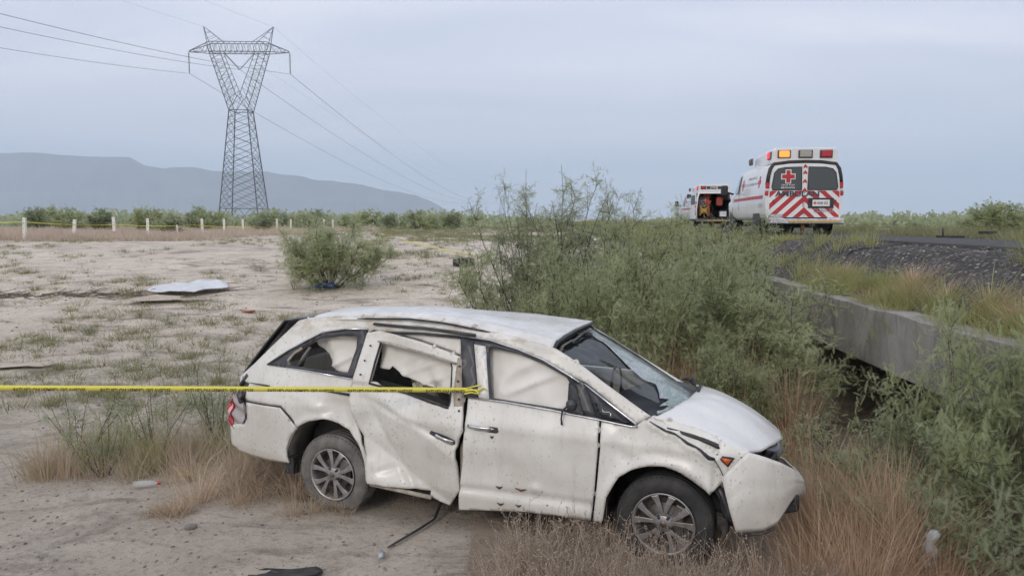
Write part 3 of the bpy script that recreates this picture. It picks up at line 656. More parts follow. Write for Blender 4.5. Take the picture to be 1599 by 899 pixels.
# --- windscreen: near half fallen in, far half shattered
def ws(s_, t):
    a = Vector((1.99-.12*t, -.74+1.42*t, 1.60+.01*t)); b = Vector((2.86+.24*sin(pi*t)-.10*t, -.87+1.60*t, 1.155-.07*t))
    p = a.lerp(b, s_); p.z += .05*sin(pi*s_)*sin(pi*t)-.05*math.exp(-((t-.45)/.2)**2)*sin(pi*s_)+nf(p.x, p.y, 5, .02)+nf(p.x, p.y, 11, .012)
    return p
gl = [(0,1),(0,.90),(.12,.82),(.28,.68),(.42,.56),(.55,.47),(.66,.40),(.74,.43),(.80,.33),(.86,.24),(.90,.30),(.93,.15),(.96,.22),(.975,.08),(1,.06),(1,1)]
M['dimglass'] = mat('cabin_darkening_pane', (.06,.075,.08), .1, 0, Alpha=.38, Coat_Weight=.6)  # dark see-through pane, added to make the cabin behind it look dimmer
panel('near_darkening_pane', [(.02,.04),(.03,.90),(.12,.80),(.28,.66),(.42,.54),(.55,.45),(.66,.38),(.74,.38),(.82,.28),(.90,.18),(.6,.10),(.3,.05)], [], None, M['dimglass'], CAR, .05, 0, map3=lambda s_, t: tuple(ws(s_, t)+Vector((0,0,-.015))))
panel('windscreen_glass', gl, [], None, M['crackglass'], CAR, .03, .006, map3=lambda s_, t: tuple(ws(s_, t)))
M['shard'] = mat('shard_glass', (.42,.55,.56), .15, 0, Alpha=.7)
for s_, t, L in ((.80,.40,.05),(.86,.30,.07),(.93,.22,.06),(.90,.36,.05),(.97,.2,.05),(.74,.52,.04),(.95,.32,.05)):
    p = ws(s_, t); MB().prism([(p.x, p.z),(p.x+.06, p.z+.01),(p.x+.04, p.z+L)], p.y, p.y+.012).build('glass_shard', M['shard'], CAR)
MB().tube([tuple(ws(s_, 1)) for s_ in np.linspace(0, 1, 8)], .018, 6).build('far_windscreen_pillar', M['black'], CAR)
MB().tube([tuple(ws(s_, 0)+Vector((0, .02, -.01))) for s_ in np.linspace(0.02, .97, 8)], .02, 6).build('windscreen_seal', M['black'], CAR)
# --- interior
MB().grid(lambda s_, t: (2.34+.62*s_, -.80+1.52*t, 1.0+.10*sin(pi*s_*.8)+.05*math.exp(-((t-.7)/.15)**2)*(1-s_)), 8, 16).build('dashboard', M['dash'], CAR, solid=-.2, fix=True)
def seat(x, y, w_=.48, tilt=-.2):
    e = empty('seat', (x, y, .45)); e.parent = CAR; e.empty_display_size = .1
    MB().box((.1,0,.08), (.52,w_,.16)).build('seat_cushion', M['seat'], e, bevel=.04)
    MB().box((-.18,0,.45), (.14,w_*.95,.62), ry=tilt).build('seat_back', M['seat'], e, bevel=.05)
    MB().box((-.26,0,.84), (.10,.26,.17), ry=tilt).build('headrest', M['trim'], e, bevel=.035)
for x, y in ((2.0,-.42),(2.0,.42),(1.05,-.45),(1.05,.45)): seat(x, y)
seat(.05, 0, 1.2)
MB().box((1.3,0,.30), (3.2,1.7,.10)).build('floor_pan', M['dark'], CAR)
MB().tube([(2.30,.42,1.05),(2.36,.42,.98)], .02, 6).build('steering_column', M['black'], CAR)
MB().lathe([(.19,-.012),(.205,0),(.19,.012),(.175,0),(.19,-.012)], (2.26,.42,1.07), axis='X', n=24).build('steering_wheel', M['black'], CAR)
def curtain(name, P, d_, amp=.03, sc=8.):
    amp *= 1.5; d_ += .055
    def fa(x, z):
        u_ = x*.85+z*.6; v_ = z-x*.5; w_ = u_+.22*float(vn(np.array(v_*2.2+40.), np.array(u_*1.5+9.)))
        f1 = float(vn(np.array(w_*6.5+31.), np.array(v_*1.3+7.))); f2 = abs(float(vn(np.array((x*.5-z)*7+3.), np.array((z*.5+x)*1.6+17.))))
        return amp*3.6*f1-amp*1.6*max(0, .25-f2)*2+nf(x, z, 16, amp*.25)
    return panel(name, P, [], lambda x, z: ysd(x, z)+d_+fa(x, z), M['cloth'], CAR, .028, .008)
curtain('side_airbag', [(-.40,1.50),(-.2,1.60),(.05,1.62),(.24,1.62),(.20,1.45),(.15,1.24),(-.12,1.245),(-.22,1.38)], .05, .03)
curtain('side_airbag', [(.36,1.60),(.8,1.62),(1.26,1.6),(1.30,1.145),(1.10,1.16),(.87,1.20),(.66,1.27),(.53,1.35),(.50,1.315),(.40,1.325)], .055, .028)
curtain('side_airbag', [(1.40,1.62),(1.75,1.60),(2.0,1.54),(2.28,1.42),(2.36,1.10),(1.9,1.08),(1.45,1.12)], .05, .03)
panel('door_inner_trim', [(.30,.9),(.385,1.215),(.75,1.165),(1.2,1.07),(1.25,.85)], [], lambda x, z: ysd(x, z)+.13, M['dark'], CAR, .1, .03)
MB().tube([(.62,-.86,1.13),(.85,-.87,1.10),(1.18,-.88,1.04)], .018, 6).tube([(.9,-.88,1.06),(1.05,-.90,1.07),(1.17,-.89,1.0)], [.008,.02,.01], 6).build('window_regulator', M['steel'], CAR)
MB().tube([(-.48,-.80,1.27),(-.42,-.82,1.36),(-.36,-.80,1.46)], .035, 6, flat=.4).build('rear_pillar_trim', M['seat'], CAR)
# far side
panel('far_body_side', [(-1.17,.40),(-.5,.40),(-.46,.64),(-.23,.82),(.09,.84),(.31,.68),(.37,.32),(2.53,.32),(2.57,.53),(2.83,.80),(3.0,.82),(3.2,.74),(3.35,.6),(3.5,.62),(3.5,.78),(2.9,.98),(2.1,1.46),(1.9,1.58),(.4,1.66),(-.4,1.64),(-1.17,1.1)],
      [[(-.7,1.2),(-.3,1.5),(.2,1.52),(.15,1.17)],[(.35,1.17),(.4,1.52),(1.15,1.50),(1.25,1.15)],[(1.42,1.15),(1.40,1.50),(1.9,1.45),(2.35,1.13)]], lambda x, z: ysd(x, z)*.985, M['paint'], CAR, .08, .03, side=-1)
panel('far_window_dark_sheet', [(1.38,1.16),(1.36,1.52),(1.95,1.48),(2.45,1.16)], [], lambda x, z: ysd(x, z)+.075, M['dash'], CAR, .1, .01, side=-1)  # dark sheet added across the far front window to darken the cabin
panel('far_airbag', [(-.6,1.15),(-.2,1.55),(1.3,1.5),(1.3,1.15)], [], lambda x, z: ysd(x, z)+.07+nf(x, z, 5, .04), M['cloth'], CAR, .07, .01, side=-1)
# --- nose: dark cavity, lamp units, bumper skin torn off at the near corner
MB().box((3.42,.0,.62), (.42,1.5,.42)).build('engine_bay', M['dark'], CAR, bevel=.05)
m = MB(); m.tube([(3.34,-.86,.72),(3.42,-.90,.62),(3.46,-.92,.50),(3.50,-.9,.42)], [.05,.035,.045,.03], 7).tube([(3.3,-.75,.6),(3.46,-.80,.64),(3.52,-.84,.74)], [.04,.03,.05], 7).tube([(3.36,-.88,.82),(3.43,-.89,.74)], .03, 6); m.build('broken_liner', M['trim'], CAR)
MB().tube([(3.40,-.93,.735),(3.45,-.94,.70),(3.455,-.93,.655)], [.03,.04,.02], 6, flat=.6).build('torn_bracket', M['liner'], CAR)
MB().grid(lambda s_, t: (3.58+.17*sin(pi*(.15+.85*t)*.62), -.70+1.05*t, .55+.22*s_-.05*t), 5, 14).build('grille', M['black'], CAR, solid=-.03, fix=True)
for y_, z_, x_ in ((.02,.80,3.80),(.17,.765,3.80),(.33,.735,3.77)):
    MB().lathe([(0,.07),(.05,.055),(.072,.02),(.078,-.05)], (x_-.085, y_, z_-.065), axis='X', n=14).build('headlamp_lens', M['clear'], CAR)
def bump_pt(s_, t):
    K = [0,.10,.22,.34,.45,.56,.68,.80,.90,1]
    x = np.interp(s_, K, [3.42,3.595,3.71,3.80,3.885,3.935,3.95,3.90,3.76,3.45]); y = np.interp(s_, K, [-.985,-.935,-.88,-.82,-.72,-.56,-.1,.4,.74,.93])
    zt = np.interp(s_, K, [.79,.985,.945,.90,.83,.735,.52,.46,.46,.46]); zb = np.interp(s_, K, [.395,.385,.39,.44,.585,.585,.40,.32,.30,.30])
    if s_ < .10: x += .11*(1-s_/.10)*(1-t)
    bulge = .03*sin(pi*t)+(.010 if t > .66 else 0)
    nx = max(0, (s_-.1)/.5); nx = min(1, nx)
    return (float(x+bulge*nx+nf(s_*4, t, 2, .012)), float(y-bulge*(1-nx)+nf(s_*3, t*2, 2, .02)), float(zb+(zt-zb)*t))
MB().grid(bump_pt, 48, 16).build('front_bumper', M['paint'], CAR, solid=-.012, fix=True)
MB().tube([bump_pt(s_, -.04) for s_ in np.linspace(.02, .3, 6)], .012, 6).build('bumper_lip', M['black'], CAR)
MB().box((3.82,-.62,.55), (.16,.22,.14), rz=.7).build('fog_lamp_pocket', M['black'], CAR, bevel=.03)
MB().lathe([(0,.03),(.035,.025),(.045,0)], (3.88,-.66,.56), axis='X', n=12).build('fog_lamp', M['clear'], CAR)
MB().grid(lambda s_, t: (3.66+.10*t, -.84+.42*t, .36+.14*s_), 3, 6).build('lower_air_dam', M['paint'], CAR, solid=-.01, fix=True)
# --- wheel wells
def well(cx):
    def f(s_, t): q = pi*(-.06+1.12*s_); r_ = .455; return (cx+r_*cos(q), -.965+.36*t, .40+r_*sin(q))
    m = MB(); m.grid(f, 24, 3); m.grid(lambda s_, t: (cx+.455*t*cos(pi*s_), -.61, .40+.455*t*sin(pi*s_)), 24, 2); return m.build('wheel_well', M['liner'] if cx < 1 else M['black'], CAR, solid=-.01)
well(-.06); well(3.0)
MB().box((-.50,-.90,.36), (.10,.14,.16)).build('mud_flap', M['black'], CAR)
# --- wheels
def wheel(cx, cy, cz, tyre, near=True, flat=0., phase=0.):
    w_ = empty('wheel', (cx, cy, cz)); w_.parent = CAR; w_.empty_display_size = .2
    if not near: w_.rotation_euler = (0, 0, pi)
    prof = [(.232,.015),(.245,.004),(.262,-.004),(.30,-.010),(.335,.0),(.352,.012)]
    a = .022
    for k in range(4): prof += [(.366,a),(.368,a+.034),(.356,a+.036),(.356,a+.044)]; a += .046
    prof += [(.366,a),(.352,a+.012),(.33,a+.02),(.25,a+.015),(.232,a)]
    m = MB(); m.lathe(prof, n=72)
    if flat:
        nv = []
        for x, y, z in m.v:
            zz_ = z
            lim = -flat
            if z < lim: y += ( -.03 if y < .1 else .03)*min(1, (lim-z)/.04); zz_ = lim-(lim-z)*.12
            nv.append((x, y, zz_))
        m.v = nv
    # tread cuts across the shoulders
    m.build('tyre', tyre, w_, fix=True)
    m = MB(); 
    for k in range(54):
        q = 2*pi*k/54; r_ = .352
        x, z = r_*cos(q), r_*sin(q)
        if flat and z < -flat+.02: continue
        m.box((x, .022, z), (.012,.035,.020), ry=-q)
        m.box((x, .185, z), (.012,.035,.020), ry=-q)
    tag(m.build('tread_blocks', tyre, w_), kind='stuff')
    rim = MB(); rim.lathe([(.236,.002),(.240,-.010),(.230,-.012),(.222,.0),(.212,.03),(.205,.12)], n=60); rm = rim.build('rim', M['alloy'], w_, fix=True)
    bk = MB(); bk.lathe([(.206,.118),(.10,.105),(.0,.105)], n=36).build('rim_back', M['alloydark'], w_)
    MB().lathe([(.0,.058),(.145,.060),(.147,.078),(.0,.08)], n=36).build('brake_disc', M['steel'], w_)
    MB().box((.10,.05,.06), (.09,.05,.17), ry=.4).build('brake_caliper', M['steel'], w_, bevel=.01)
    MB().lathe([(0,-.004),(.055,-.004),(.075,.008),(.082,.03),(.07,.06)], n=30).build('hub', M['alloy'], w_, fix=True)
    MB().lathe([(0,-.014),(.022,-.013),(.028,-.003)], n=18).build('centre_cap', M['steel'], w_)
    lg = MB()
    lg.box((-.009,-.0165,0), (.0045,.004,.026)).box((.009,-.0165,0), (.0045,.004,.026)).box((0,-.0165,0), (.016,.004,.004)); lg.build('cap_emblem', M['chrome'], w_)
    for k in range(5):
        q = phase+2*pi*k/5
        for s_ in (-1, 1):
            m = MB(); V = []
            for (r_, hw, yy) in ((.055,.016,.0),(.10,.015,-.004),(.16,.019,-.004),(.215,.027,-.004),(.228,.034,.0)):
                qq = q+s_*(.13+ (r_-.055)*1.05)
                c = Vector((cos(qq)*r_, 0, sin(qq)*r_)); t_ = Vector((-sin(qq), 0, cos(qq)))
                V += [tuple(c-t_*hw+Vector((0,yy,0))), tuple(c+t_*hw+Vector((0,yy,0))), tuple(c+t_*hw*.7+Vector((0,yy+.032,0))), tuple(c-t_*hw*.7+Vector((0,yy+.032,0)))]
            F = [(i*4+j, i*4+(j+1) % 4, (i+1)*4+(j+1) % 4, (i+1)*4+j) for i in range(4) for j in range(4)]+[(0,1,2,3),(19,18,17,16)]
            m.add(V, F, False); m.build('spoke', M['alloy'], w_, fix=True, bevel=.003)
        qn = q+pi/5
        MB().lathe([(0,-.012),(.011,-.012),(.012,.0),(.018,.004),(.018,.015)], (cos(qn)*.058, 0, sin(qn)*.058), n=10).build('lug_nut', M['black'], w_)
    return w_
wheel(3.0,-.985,.37, M['tyre'], phase=.33); wheel(0,-.985,.345, M['tyredust'], flat=.285, phase=.12)
wheel(3.0,.985,.37, M['tyre'], near=False); wheel(0,.985,.36, M['tyredust'], near=False)
MB().tube([(0,-.8,.33),(0,.8,.33)], .05, 8).tube([(3,-.8,.35),(3,.8,.35)], .05, 8).build('axles', M['steel'], CAR)
MB().box((1.6,0,.27), (1.9,1.3,.08)).build('underbody', M['dark'], CAR)
MB().tube([(3.02,-1.02,.16),(3.04,-1.04,.10),(3.08,-1.04,.04)], [.02,.03,.02], 7).build('rusty_debris', M['rust'], CAR)
# ------------------------------------------------------------------ text helper: font outline -> mesh
def text_mesh(s, width=None, height=None, bold=0):
    cu = bpy.data.curves.new('t', 'FONT'); cu.body = s; cu.size = 1; cu.resolution_u = 3; cu.offset = bold
    o = bpy.data.objects.new('t', cu); COL.objects.link(o); dg = bpy.context.evaluated_depsgraph_get(); dg.update()
    me = bpy.data.meshes.new_from_object(o.evaluated_get(dg)); bpy.data.objects.remove(o); bpy.data.curves.remove(cu); me.materials.clear()
    n = len(me.vertices); a = np.empty(n*3, np.float32); me.vertices.foreach_get('co', a); a = a.reshape(-1, 3)
    a -= a.min(0); sz = a.max(0)
    k = (width/sz[0]) if width else height/sz[1]; a[:, 0] *= k; a[:, 1] *= (height/sz[1] if height else k); a[:, 2] = 0
    me.vertices.foreach_set('co', a.ravel()); me.update(); return me, a[:, 0].max()
def put_text(name, s, mtl, parent, origin, xdir, ydir, width=None, height=None, bold=.01):
    me, w_ = text_mesh(s, width, height, bold); o = link(name, me, mtl, parent)
    x = Vector(xdir).normalized(); y = Vector(ydir).normalized(); z = x.cross(y)
    o.matrix_local = Matrix((( x.x, y.x, z.x, origin[0]),(x.y, y.y, z.y, origin[1]),(x.z, y.z, z.z, origin[2]),(0,0,0,1)))
    return o
def clip_poly(P, inside, inter):
    o = []
    for i in range(len(P)):
        a, b = P[i-1], P[i]
        if inside(b):
            if not inside(a): o.append(inter(a, b))
            o.append(b)
        elif inside(a): o.append(inter(a, b))
    return o
def clip_rect(P, x0, x1, y0, y1):
    for ax, v, sg in ((0, x0, 1), (0, x1, -1), (1, y0, 1), (1, y1, -1)):
        f = lambda p: (p[ax]-v)*sg >= 0
        def it(a, b): t = (v-a[ax])/(b[ax]-a[ax]); return (a[0]+(b[0]-a[0])*t, a[1]+(b[1]-a[1])*t)
        P = clip_poly(P, f, it)
        if len(P) < 3: return []
    return P
# ------------------------------------------------------------------ ambulances (x forward, y left, rear face at x = 0)
RING = [(.0,.44),(.60,.44),(.90,.45),(.965,.55),(.99,.78),(1.0,1.0),(.985,1.22),(.955,1.45),(.915,1.70),(.885,1.84),(.83,1.94),(.70,2.01),(.35,2.05),(0,2.06)]
ST = [(0,2.03,1),(.05,2.06,1),(1,2.07,1),(2,2.07,1),(3.2,2.06,.995),(3.75,2.02,.985),(3.95,1.94,.98),(4.25,1.70,.97),(4.6,1.38,.96),(4.75,1.24,.955),(5.1,1.19,.94),(5.45,1.13,.92),(5.6,1.02,.88),(5.66,.85,.85)]
def amb_side(x, z):
    """half width of the body at (x, z)"""
    h = np.interp(x, [s_[0] for s_ in ST], [s_[1] for s_ in ST]); w_ = np.interp(x, [s_[0] for s_ in ST], [s_[2] for s_ in ST])
    zz_ = z if z < 1.0 else 1+(z-1)*(1.06/max(.1, h-1))
    return float(np.interp(min(zz_, 2.0), [p[1] for p in RING[2:]], [p[0] for p in RING[2:]]))*w_
def ambulance(loc, rz, label, open_back=False, lit=True):
    A = empty('ambulance', loc, rz, label=label, cat='ambulance', group='white ambulances stopped on the road')
    V = []; n = len(RING)*2-1
    for x, h, w_ in ST:
        row = []
        for y, z in RING: row.append((x, y*w_, z if z < 1 else 1+(z-1)*(h-1)/1.06 if h > 1 else z*0+min(z, h)))
        V += row+[(p[0], -p[1], p[2]) for p in row[-2::-1]]
    F = [(i*n+k, i*n+k+1, (i+1)*n+k+1, (i+1)*n+k) for i in range(len(ST)-1) for k in range(n-1)]
    F.append(tuple((len(ST)-1)*n+k for k in range(n)))
    m = MB().add(V, F, True)
    if open_back:
        m.build('body', M['vanwhite'], A, solid=-.05, fix=True)
        b = MB(); b.box((1.6,.0,.56), (3.0,1.8,.05)); b.box((1.6,.90,1.2), (3.0,.03,1.4), ry=0); b.box((1.6,-.90,1.2), (3.0,.03,1.4)); b.box((3.0,0,1.2), (.05,1.8,1.5)); b.build('interior_lining', M['dark'], A)
        MB().box((1.2,.62,1.25), (1.8,.35,.9)).build('interior_cabinet', M['black'], A)
        MB().box((.35,.60,1.35), (.10,.42,.50)).build('interior_white_panel', M['panelwhite'], A, bevel=.05)
        fr = [(-.93,.50),(-.95,1.0),(-.90,1.6),(-.80,1.90),(.80,1.90),(.90,1.6),(.95,1.0),(.93,.50)]
        MB().tube([(-.01, y, z) for y, z in fr], .045, 6).build('door_frame', M['vanwhite'], A)
        for s_ in (1, -1):
            dr = empty('rear_door', (0, s_*.96, .5)); dr.parent = A; dr.rotation_euler = (0, 0, s_*R(8)); dr.empty_display_size = .1
            MB().prism([(.02,.0),(.92,.0),(.90,.80),(.80,1.38),(.05,1.38)], -.02, .03).build('door_skin', M['vanwhite'], dr, bevel=.01)
            MB().prism([(.12,.78),(.80,.78),(.74,1.28),(.12,1.28)], -.03 if s_ < 0 else .031, -.021 if s_ < 0 else .04).build('door_window', M['vanglass'], dr)
    else:
        F2 = [tuple(range(n))[::-1]]; m.add(V[:n], F2, False); m.build('body', M['vanwhite'], A, fix=True)
        MB().tube([(.02, y, z) for y, z in ((-.955,1.38),(-.925,1.62),(-.885,1.80),(-.80,1.935),(-.4,1.985),(0,1.995),(.4,1.985),(.80,1.935),(.885,1.80),(.925,1.62),(.955,1.38))], .055, 6).build('rear_hatch_seal', M['black'], A)
        for s_ in (1, -1):
            dr = empty('rear_door', (-.012, 0, 0)); dr.parent = A; dr.empty_display_size = .1
            P = [(s_*.015,.50),(s_*.90,.50),(s_*.93,1.0),(s_*.885,1.55),(s_*.82,1.80),(s_*.68,1.90),(s_*.015,1.93)]
            MB().prism(P, -.02, .012, 'YZ').build('door_skin', M['vanwhite'], dr, bevel=.008, fix=True)
            Wd = [(s_*.08,1.25),(s_*.83,1.25),(s_*.85,1.32),(s_*.79,1.70),(s_*.70,1.80),(s_*.52,1.84),(s_*.09,1.855)]
            MB().prism(Wd, -.028, -.018, 'YZ').build('door_window', M['vanglass'], dr, fix=True)
            MB().tube([(-.03, y, z) for y, z in Wd+Wd[:1]], .012, 5).build('window_seal', M['trim'], dr)
            for k in range(7):                       # chevron bands, rising towards the middle seam
                z0 = .325+.31*k
                q_ = [(0,z0),(1.0,z0-.93),(1.0,z0-.93+.155),(0,z0+.155)]
                q_ = clip_rect(q_, .0, .90, .525, 1.225)
                if q_: MB().prism([(s_*y, z) for y, z in q_], -.0235, -.0205, 'YZ').build('red_chevron', M['red'], dr, fix=True)
            MB().tube([(-.03, s_*.03, .80),(-.035, s_*.03, .92)], .008, 5).build('door_handle', M['steel'], dr) if s_ > 0 else None
            MB().box((-.03, s_*.80, .95), (.03,.035,.07)).build('door_hinge', M['trim'], dr)
        st = empty('centre_stripe', (-.04, 0, 0)); st.parent = A; st.empty_display_size = .1
        MB().box((0,0,1.57), (.02,.10,.68)).build('stripe_backing', M['vanwhite'], st)
        for z in (1.26,1.49,1.72,1.88): MB().prism([(-.05,z-.02),(0,z+.05),(.05,z-.02),(.05,z-.10+.03),(0,z-.04+.0),(-.05,z-.07)], -.014, -.011, 'YZ').build('red_chevron', M['red'], st, fix=True)
        put_text('lettering', 'AMBULAN', M['signink'], A, (-.046, .76, 1.07), (0,-1,0), (0,0,1), width=1.14, height=.15, bold=.03)
        # red cross emblem in the left window
        c = empty('cross_emblem', (-.04, .43, 1.60)); c.parent = A; c.empty_display_size = .1
        def plus(a, b, x0, x1): return MB().prism([(-a,-b),(a,-b),(a,-a),(b,-a),(b,a),(a,a),(a,b),(-a,b),(-a,a),(-b,a),(-b,-a),(-a,-a)], x0, x1, 'YZ')
        plus(.075,.185,-.004,0).build('white_border', M['vanwhite'], c, fix=True); plus(.052,.162,-.010,-.006).build('red_cross', M['red'], c, fix=True)
        put_text('lettering', 'CRUZ ROJA', M['vanwhite'], c, (-.008,.18,-.25), (0,-1,0), (0,0,1), width=.36, height=.045)
        put_text('lettering', 'MEXICANA', M['vanwhite'], c, (-.008,.18,-.315), (0,-1,0), (0,0,1), width=.36, height=.045)
        pl = empty('number_plate', (-.045, -.43, .90)); pl.parent = A; pl.empty_display_size = .05
        MB().box((0,0,0), (.02,.66,.27)).build('plate_surround', M['black'], pl, bevel=.01)
        MB().box((-.016,0,0), (.01,.44,.17)).build('plate', M['vanwhite'], pl)
        MB().box((-.024,.16,0), (.004,.025,.09)).box((-.0265,.16,0), (.004,.09,.025)).build('plate_cross', M['red'], pl)
        put_text('lettering', '008 02', M['signink'], pl, (-.026,.10,-.035), (0,-1,0), (0,0,1), width=.27, height=.07)
        put_text('lettering', 'COAH. 23', M['greyink'], A, (-.046, -.25, .65), (0,-1,0), (0,0,1), width=.5, height=.11, bold=.01)
        MB().box((-.045,.72,.57), (.01,.34,.07)).build('sticker', M['greyink'], A)
        for z in (0,): put_text('lettering', 'EMERGENCIA', M['vanwhite'], A, (-.053,.87,.55), (0,-1,0), (0,0,1), width=.30, height=.04)
    # bumper and step
    MB().box((-.12,0,.42), (.20,1.98,.16)).build('rear_bumper', M['steel'] if open_back else M['chrome'], A, bevel=.03)
    MB().box((-.24,-.22,.41), (.10,1.30,.05)).build('rear_step', M['yellow'], A, bevel=.01)
    MB().box((-.13,0,.51), (.20,1.1,.02)).build('step_pad', M['black'], A)
    MB().box((.9,0,.32), (1.6,1.5,.16)).build('chassis', M['dark'], A); MB().box((3.2,0,.33), (3.5,1.3,.14)).build('chassis_front', M['dark'], A)
    MB().tube([(-.12,.05,.36),(-.12,.05,.14)], .05, 6).build('tow_hook', M['rust'], A)
    # tail lamps on the corner pillars
    for s_ in (1, -1):
        m = MB(); m.box((.02, s_*.945, 1.37), (.10,.10,.17)); m.build('tail_lamp', M['redlens'], A, bevel=.02)
        m = MB(); m.box((.02, s_*.960, 1.255), (.10,.09,.05)); m.build('reverse_lamp', M['panelwhite'], A)
        m = MB(); m.box((.02, s_*.970, 1.16), (.10,.08,.12)); m.build('tail_lamp', M['redlens'], A, bevel=.02)
    if open_back:
        MB().box((.06,.985,.88), (.16,.03,.36)).build('side_tail_lamp', M['redlens'], A, bevel=.01)
    # raised light box on the roof
    m = MB(); z0, z1 = 2.0, 2.36
    Vb = []
    for x, hw, zt in ((.00,.84,z1-.02),(.06,.86,z1),(2.2,.80,z1-.04),(2.6,.70,z1-.22),(2.7,.66,z0+.02)):
        Vb += [(x,hw,z0-.05),(x,hw*.97,zt-.06),(x,hw*.90,zt),(x,-hw*.90,zt),(x,-hw*.97,zt-.06),(x,-hw,z0-.05)]
    Fb = [(i*6+k, i*6+(k+1) % 6, (i+1)*6+(k+1) % 6, (i+1)*6+k) for i in range(4) for k in range(6)]+[(5,4,3,2,1,0),(24,25,26,27,28,29)]
    m.add(Vb, Fb); m.build('roof_light_box', M['vanwhite'], A, bevel=.03, fix=True)
    lights = [(.55,.115,'amberlit' if lit else 'redlens',.29),(.0,.12,'clearbeacon',.32),(-.53,.12,'redlens',.28)] if not open_back else [(.60,.10,'redlens',.24),(.32,.08,'trim',.15),(.04,.09,'clearbeacon',.22),(-.26,.08,'trim',.15),(-.56,.10,'redlens',.24)]
    for y, hz_, mt_, ww in lights:
        bz = empty('beacon', (-.02, y, 2.19)); bz.parent = A; bz.empty_display_size = .05
        MB().box((0,0,0), (.03,ww+.05,hz_*1.75)).build('beacon_frame', M['trim'], bz, bevel=.02)
        MB().box((-.025,0,0), (.05,ww-.02,hz_*1.45)).build('beacon_lens', M[mt_], bz, bevel=.025)
    for x, k in ((.28,'redlit'),(2.45,'steel')):
        bz = empty('beacon', (x, .84, 2.17)); bz.parent = A; bz.empty_display_size = .05
        MB().box((0,.02,0), (.34,.05,.20)).build('beacon_frame', M['steel'], bz, bevel=.02); MB().box((-.05,.06,0), (.17,.06,.16)).build('beacon_lens', M[k], bz, bevel=.025)
    MB().lathe([(.0,.24),(.05,.22),(.06,0)], (2.75,.62,2.03), axis='Z', n=10).build('spot_lamp', M['steel'], A)
    # side livery, windows, wheels
    for s_ in (1, -1):
        def q_side(pts, d_, name, mt_, parent=A, n=8):
            P = resample(pts, .35); P = P
            b = MB()
            Vv = [(x, s_*(amb_side(x, z)+d_), z) for x, z in P]
            b.add(Vv, [tuple(range(len(Vv)))]); return b.build(name, M[mt_], parent)
        for k in range(10):
            x0 = .32+k*.44
            q_side([(x0,1.03),(x0+.42 if k < 9 else x0+.44,1.03),(x0+.44,1.12),(x0,1.12)], .006, 'red_side_band', 'red') if k not in (3,) or True else None
        q_side([(3.55,1.28),(4.45,1.28),(4.10,1.70),(3.95,1.82),(3.55,1.84)], .035, 'cab_window', 'darkglass')
        MB().tube([(3.48, s_*(amb_side(3.48, z)+.003), z) for z in (.5,.8,1.1,1.4,1.7,1.85)], .008, 4).build('door_gap', M['trim'], A)
        MB().tube([(4.6, s_*(amb_side(4.6, z)+.003), z) for z in (.6,.8,1.1,1.25)], .008, 4).build('door_gap', M['trim'], A)
        me = empty('door_mirror', (4.15, s_*1.02, 1.30)); me.parent = A; me.empty_display_size = .05
        MB().tube([(0,0,-.02),(-.02,s_*.22,.04)], .03, 6).build('mirror_arm', M['black'], me)
        MB().box((-.03,s_*.30,.10), (.14,.22,.32)).build('mirror_head', M['black'], me, bevel=.05)
        MB().box((.18,s_*.995,.58), (.02,.02,.02)).build('side_reflector', M['redlens'], A)
        xd = (1,0,0) if s_ < 0 else (-1,0,0)
        for txt, xa, z, wd, h_ in (('AMBULANCIA',2.35,1.62,1.0,.07),('CRUZ ROJA MEXICANA',2.85,1.42,1.75,.10)):
            yy = s_*(amb_side(xa, z)+.012); x_st = xa if s_ > 0 else xa-wd
            put_text('lettering', txt, M['greyink'], A, (x_st, yy, z), xd, (0, -s_*.13, 1), width=wd, height=h_, bold=.015)
        put_text('lettering', 'CR 121', M['greyink'], A, (.78 if s_ > 0 else .3, s_*(1.0+.01), .80), xd, (0, 0, 1), width=.42, height=.10, bold=.01)
        for x in (.92, 3.05):
            e = empty('side_cross', (x, s_*(amb_side(x, 1.50)+.008), 1.50)); e.parent = A; e.empty_display_size = .05; e.rotation_euler = (s_*R(8), 0, 0)
            MB().prism([(-.05,-.16),(.05,-.16),(.05,-.05),(.15,-.05),(.15,.05),(.05,.05),(.05,.16),(-.05,.16),(-.05,.05),(-.15,.05),(-.15,-.05),(-.05,-.05)], -.002, .002).build('red_cross', M['red'], e)
        for x in (1.12, 4.70):
            MB().lathe([(0,.0),(.44,.0),(.47,-.01)], (x, s_*(amb_side(x, .6)+.004), .42), n=24).build('wheel_arch', M['black'], A)
            wh = empty('wheel', (x, s_*.80, .36)); wh.parent = A; wh.empty_display_size = .1
            MB().lathe([(.20,-.13),(.33,-.125),(.36,-.09),(.36,.09),(.33,.125),(.20,.13)], n=28).build('tyre', M['tyre'], wh, fix=True)
            MB().lathe([(.0,.07),(.08,.075),(.10,.05),(.20,.06),(.205,.10),(.0,.02)] if s_ > 0 else [(.0,-.07),(.08,-.075),(.10,-.05),(.20,-.06),(.205,-.10)], n=24).build('rim', M['steel'], wh)
    m = MB(); m.add([(4.02,.74,1.86),(4.02,-.74,1.86),(4.74,-.82,1.27),(4.74,.82,1.27)], [(0,1,2,3)]); o = m.build('windscreen', M['vanglass'], A); o.location = (.03,0,.03)
    return A
M['clearbeacon'] = noisy('unlit_clear_beacon', (.40,.38,.33), (.32,.30,.26), 20, .3, .1, .002)
ambulance((7.78, 19.85, 2.21), R(90-5.5), 'nearer white ambulance with red chevrons and closed rear doors on the road shoulder')
A2 = ambulance((10.95, 40.3, 2.24), R(90-3), 'farther white ambulance with its rear doors open, ahead of the nearer one', open_back=True)

